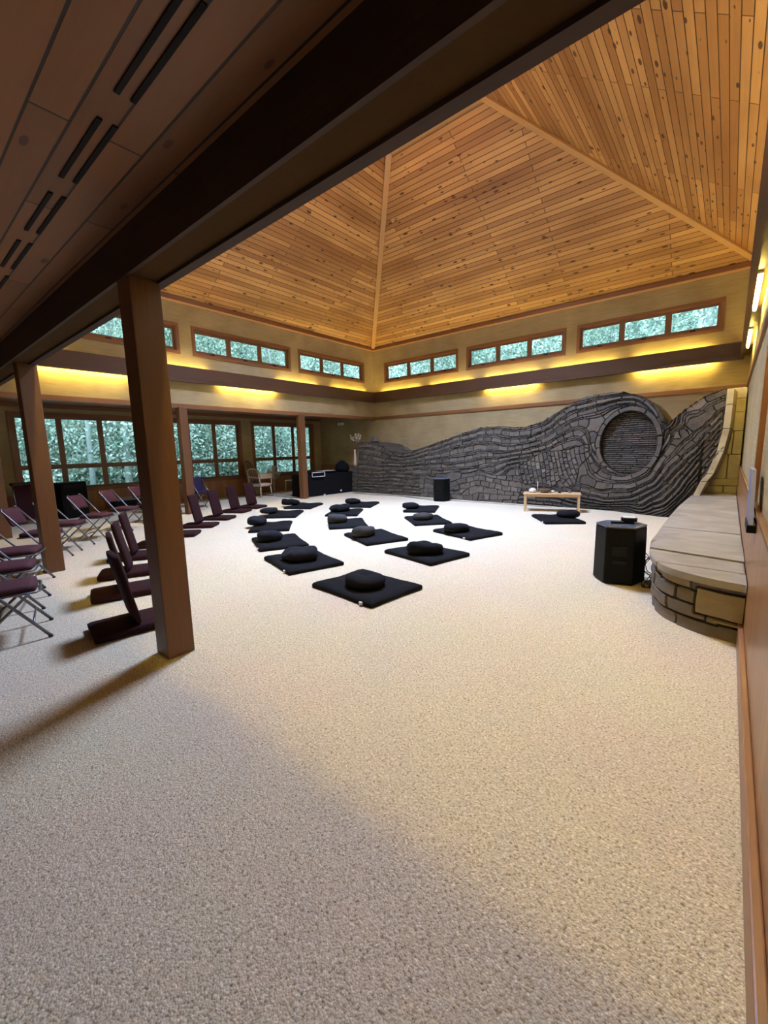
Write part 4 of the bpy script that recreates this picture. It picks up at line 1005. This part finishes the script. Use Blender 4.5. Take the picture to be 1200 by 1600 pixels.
for x, z, s, lb in ((-9.85, 1.79, 1, 'small dark carved ornament on the left end of the stone wall top'), (-8.45, 1.46, .6, 'small dark stone lying in the dip of the stone wall top')):
    q = MB(); q.lathe([(0, 0), (.12, 0), (.14, .05), (.08, .1), (.09, .15), (.05, .2), (0, .21)], 14); o = q.build('ornament', 'benchstone', None, (x, 11.5, z)); o.scale = (s*1.3, s, s); tag(o, lb, 'ornament')

# ------------------------------------------------------------------ loudspeakers, low table, cables
def cab(name, label, loc, rz, sc=1.0, h=.64):
    t = thing(name, label, 'loudspeaker', loc, rz)
    P_ = [(-.15, -.19), (.13, -.21), (.27, .02), (.18, .22), (-.12, .24), (-.24, .05)]
    P_ = [(x*sc, y*sc) for x, y in P_]; T_ = [(x*.97, y*.97) for x, y in P_]
    q = MB(); q.prism(P_, .012, h-.02, top=T_); q.build('cabinet', 'black', t, bevel=.012)
    q = MB(); q.prism([(x*1.0, y*1.0) for x, y in T_], h-.02, h); q.build('top_panel', 'speaker_top_sheen', t, bevel=.006)
    q = MB(); q.prism([(x*.9, y*.9) for x, y in P_], 0, .014); q.build('foot', 'rubber', t)
    a, b = Vector((P_[0][0], P_[0][1], 0)), Vector((P_[1][0], P_[1][1], 0)); d = (b-a).normalized(); n_ = Vector((d.y, -d.x, 0))
    def onface(u0, u1, z0, z1, o0, o1, nm, mt):
        L_ = (b-a).length; q_ = MB(); pts = []
        for (u, o) in ((u0, o0), (u1, o0), (u1, o1), (u0, o1)): p = a+d*(L_*u)+n_*o; pts.append((p.x, p.y))
        q_.prism(pts, z0*h, z1*h); return q_.build(nm, mt, t)
    onface(.06, .94, .05, .93, -.01, .004, 'grille', 'grille')
    onface(.25, .75, .50, .66, .0, .010, 'horn', 'black_gloss')
    onface(.28, .72, .36, .42, .0, .010, 'port', 'black_gloss')
    return t
sp1 = cab('loudspeaker', 'black angular loudspeaker standing on the carpet beside the stone bench', (-.87, 5.12, 0), math.radians(16))
q = MB(); q.box((-.09, -.01, .64), (.03, .015, .66)); q.build('carry_handle', 'black', sp1, (0, 0, 0))
ad_ = thing('power_adapter', 'small black box with white top standing on the nearer loudspeaker', 'adapter', (-.80, 5.20, .641), math.radians(10))
q = MB(); q.box((-.05, -.04, 0), (.05, .04, .022)); q.build('base', 'black', ad_)
q = MB(); q.prism([(-.07, -.055), (.07, -.055), (.08, 0), (.07, .055), (-.07, .055), (-.08, 0)], .022, .06); q.build('body', 'black_gloss', ad_, bevel=.006)
q = MB(); q.box((-.06, -.045, .06), (.06, .045, .070)); q.build('lid', 'white', ad_, bevel=.004)
sp2 = cab('loudspeaker', 'black loudspeaker standing against the far stone wall', (-6.40, 10.36, 0), math.radians(18), 1.0, .66)
def curve(name, pts, r, mt, label, cat, group=None, parent=None):
    P_ = [Vector(p) for p in pts]; Q_ = []
    for i in range(len(P_)-1):
        p0, p1, p2, p3 = P_[max(i-1, 0)], P_[i], P_[i+1], P_[min(i+2, len(P_)-1)]
        for k in range(6):
            t = k/6; Q_.append(.5*((2*p1)+(p2-p0)*t+(2*p0-5*p1+4*p2-p3)*t*t+(3*p1-p0-3*p2+p3)*t**3))
    Q_.append(P_[-1]); m_ = MB(); m_.tube(Q_, r, 6); o = m_.build(name, mt)
    if parent: o.parent = parent
    elif label: tag(o, label, cat, group)
    return o
rr = random.Random(9)
for k in range(3):
    pts = [(-.66, 5.25, .35-.08*k)]
    for j in range(11):
        a = j*1.25+k; pts.append((-.585+.035*math.cos(a)+.01*k, 5.05+.08*math.sin(a), max(.012, .30-.045*j*(1 if k else .8)+.02*math.sin(j*2))))
    pts.append((-.56, 5.5, .012))
    curve('cable', pts, .004, 'black', ['black cable looping highest beside the nearer loudspeaker', 'black cable coiled midway beside the nearer loudspeaker', 'black cable tangled on the carpet beside the nearer loudspeaker'][k], 'cable', 'cables between loudspeaker and bench')
curve('cable', [(-10.4, 10.95, .008), (-9.5, 10.85, .008), (-8.5, 10.9, .008), (-7.6, 10.68, .008), (-6.7, 10.5, .008)], .006, 'black', 'thin black cable along the foot of the stone wall to the far loudspeaker', 'cable')
curve('cable', [(-10.4, 10.8, .008), (-9.3, 10.65, .008), (-8.2, 10.7, .008), (-7.3, 10.5, .008), (-6.5, 10.25, .008)], .006, 'black', 'second cable on the carpet, nearer the mats than the one at the wall', 'cable')
curve('cable', [(-6.3, 10.5, .008), (-5.2, 10.52, .008), (-4.3, 10.5, .008), (-3.3, 10.5, .008)], .005, 'black', 'cable from the far loudspeaker toward the low table', 'cable')
curve('cable', [(-13.2, 8.6, .008), (-12.2, 8.75, .008), (-11.2, 8.7, .008), (-10.75, 8.9, .008)], .008, 'black', 'cable crossing the aisle carpet from the armchair to the draped table', 'cable')

lt = thing('low_table', 'low pale wooden table before the stone wall', 'table', (-3.14, 10.13, 0), math.radians(17))
q = MB(); q.box((-.62, -.21, .40), (.62, .21, .425)); q.build('tabletop', 'palewood', lt, bevel=.006)
q = MB(); q.box((-.58, -.18, .345), (.58, -.16, .40)); q.box((-.58, .16, .345), (.58, .18, .40)); q.box((-.58, -.18, .345), (-.56, .18, .40)); q.box((.56, -.18, .345), (.58, .18, .40)); q.build('apron', 'palewood', lt)
for sx in (-1, 1):
    for sy in (-1, 1): q = MB(); q.box((sx*.575-.022, sy*.175-.022, 0), (sx*.575+.022, sy*.175+.022, .40)); q.build('leg', 'palewood', lt)
lt.location = (-3.13, 9.93, 0)
def ontable(u, v, z=.425):
    a = math.radians(17); return (-3.13+u*math.cos(a)-v*math.sin(a), 9.93+u*math.sin(a)+v*math.cos(a), z)
q = MB(); q.lathe([(0, 0), (.05, 0), (.085, .03), (.085, .06), (.05, .10), (.03, .11), (0, .11)], 20); tag(q.build('bowl', 'cream', None, ontable(-.42, 0)), 'round cream pot on the left end of the low table', 'pot')
q = MB(); q.tube([(0, 0, 0), (0, 0, .26)], .007, 8); tag(q.build('candle', 'cream', None, ontable(-.31, .05)), 'thin pale candle standing beside the cream pot', 'candle')
q = MB(); q.lathe([(0, 0), (.06, 0), (.12, .04), (.14, .09), (.13, .09), (.10, .04), (0, .02)], 20); tag(q.build('bowl', 'brass', None, ontable(-.16, 0)), 'wide brown bronze bowl on the low table', 'bowl')
q = MB(); q.lathe([(0, 0), (.03, 0), (.045, .03), (.03, .055), (0, .06)], 14); tag(q.build('small_dish', 'cream', None, ontable(.02, .03)), 'small white flower-like dish right of the brown bowl', 'dish')
q = MB(); q.lathe([(0, 0), (.03, 0), (.035, .03), (0, .03)], 14); tag(q.build('tealight', 'black', None, ontable(.17, 0)), 'small dark candle holder at the middle of the low table', 'candle holder')
q = MB(); q.lathe([(0, 0), (.025, 0), (.03, .035), (0, .03)], 14); tag(q.build('tealight', 'chair_metal', None, ontable(.38, .02)), 'small silver candle holder on the right end of the low table', 'candle holder')
# slate blue board on the right wall
bd = thing('hanging_board', 'slate-blue narrow board hung on the right wall above the bench', 'board', (XR-.055, 3.95, .90))
q = MB(); V = [(-.012, -.30, .05), (.012, -.30, .05), (.012, .10, .05), (-.012, .10, .05), (-.012, -.02, .40), (.012, -.02, .40), (.012, .42, .40), (-.012, .42, .40)]
q.mesh(V, [(3, 2, 1, 0), (4, 5, 6, 7), (0, 1, 5, 4), (1, 2, 6, 5), (2, 3, 7, 6), (3, 0, 4, 7)], smooth=False); q.build('panel', 'slate_blue', bd)
q = MB(); q.box((-.02, -.33, .0), (.03, .06, .05)); q.build('lower_clip', 'black', bd)

# ------------------------------------------------------------------ outside: wooded slope and trees
hm = MB(); V = []; F = []; rr = random.Random(2)
def ground(x, y):
    d = max(0, -x-14.5, (y-13.2)); dd = max(0, d-1.5)
    return -.8+min(dd, 60)*.42
nx2, ny2 = 60, 60
for j in range(ny2):
    for i in range(nx2):
        x = -75+95*i/(nx2-1); y = -20+95*j/(ny2-1); g = ground(x, y)
        if x > -14.6 and y < 13.3: g = -1.0
        V.append((x, y, g+(rr.uniform(-.3, .3) if g > 0 else 0)))
for j in range(ny2-1):
    for i in range(nx2-1): F.append((j*nx2+i, j*nx2+i+1, (j+1)*nx2+i+1, (j+1)*nx2+i))
hm.mesh(V, F); tag(hm.build('wooded_slope', 'hill'), kind='structure')
def tree_parts(seed, ht, rad, base, nl, dead=False):
    r = random.Random(seed); tr = MB()
    pts = [(0, 0, -.5)]+[(r.uniform(-.12, .12)*k, r.uniform(-.12, .12)*k, ht*k/5*.95) for k in range(1, 6)]
    tr.tube(pts, [.20, .17, .14, .11, .07, .03], 8)
    for k in range(9):
        z = r.uniform(.2, .9)*ht; a = r.uniform(0, 6.28); L_ = rad*r.uniform(.5, .95)
        tr.tube([(0, 0, z), (math.cos(a)*L_*.5, math.sin(a)*L_*.5, z+L_*.25), (math.cos(a)*L_, math.sin(a)*L_, z+L_*.35)], [.05, .03, .01], 5)
    lf = MB()
    cl = [(r.uniform(-1, 1)*rad*.75, r.uniform(-1, 1)*rad*.75, r.uniform(base, ht)) for _ in range(26)]
    for k in range(nl):
        c = cl[k % 26]; rr_ = rad*.42; q_ = Vector((r.gauss(0, 1), r.gauss(0, 1), r.gauss(0, .8)))*rr_*.62
        p = Vector(c)+q_; s_ = r.uniform(.035, .085); n_ = Vector((r.gauss(0, 1), r.gauss(0, 1), r.gauss(0, 1)+.6)).normalized(); u = n_.orthogonal().normalized(); v = n_.cross(u)
        t = r.uniform(0, 6.28); u, v = u*math.cos(t)+v*math.sin(t), v*math.cos(t)-u*math.sin(t)
        lf.face([p-u*s_, p-v*s_*.55, p+u*s_, p+v*s_*.55])
    return tr, lf
kinds = []
for s, (ht, rad, base, nl, lm2) in enumerate([(9, 2.4, .3, 17000, 'leaf'), (11, 2.8, 1.2, 17000, 'leaf2'), (3.6, 2.0, .1, 12000, 'leaf2'), (9, 1.6, 4.5, 5000, 'leaf')]):
    tr, lf = tree_parts(40+s, ht, rad, base, nl, False)
    e_ = thing(['forest_tree', 'forest_tree', 'leafy_shrub', 'forest_tree'][s], '', ['tree', 'tree', 'shrub', 'tree'][s], (0, 0, 0), 0, ['trees outside the windows', 'trees outside the windows', 'shrubs outside the windows', 'pale trunks outside the windows'][s])
    tr.build('trunk', 'bark', e_); lf.build('foliage', lm2, e_); kinds.append([e_, False])
spots = []
rr = random.Random(17)
for k in range(8): spots.append((2, -17.6-rr.uniform(0, .8), 1.2+1.75*k, 'low leafy shrub close outside the left aisle windows'))
for k in range(9): spots.append((k % 2, -19.2-rr.uniform(0, 1.5), 0+2.2*k, 'green tree behind the shrubs outside the left aisle windows'))
for k in range(9): spots.append((1-k % 2, -24-rr.uniform(0, 3), -6+3.6*k, 'distant green tree on the slope outside the left windows'))
for k in range(8): spots.append((k % 2, -14+2.6*k+rr.uniform(-.4, .4), 18+rr.uniform(0, 1.5), 'green tree outside the high far windows'))
for k in range(8): spots.append((1-k % 2, -17+3.2*k, 24+rr.uniform(0, 3), 'distant tree on the slope behind the far windows'))
for y, lb in ((4.55, 'pale straight tree trunk outside the left window, centre of its second pane'), (5.6, 'thicker pale tree trunk outside the left window, in its third pane'), (11.9, 'pale trunk outside the window nearest the stone wall')): spots.append((3, -16.3, y, lb))
for k, x, y, lb in spots:
    z = ground(x, y)-.2; e_, used = kinds[k]; rz = rr.uniform(0, 6.28)
    if not used:
        e_.location = (x, y, z); e_.rotation_euler = (0, 0, rz); e_['label'] = lb; kinds[k][1] = True
        if k == 3: e_.scale = (.5, .5, 1)
    else:
        t = dup(e_, (x, y, z), rz, lb); s = rr.uniform(.85, 1.2); t.scale = (s, s, s) if k < 3 else (.65, .65, 1)
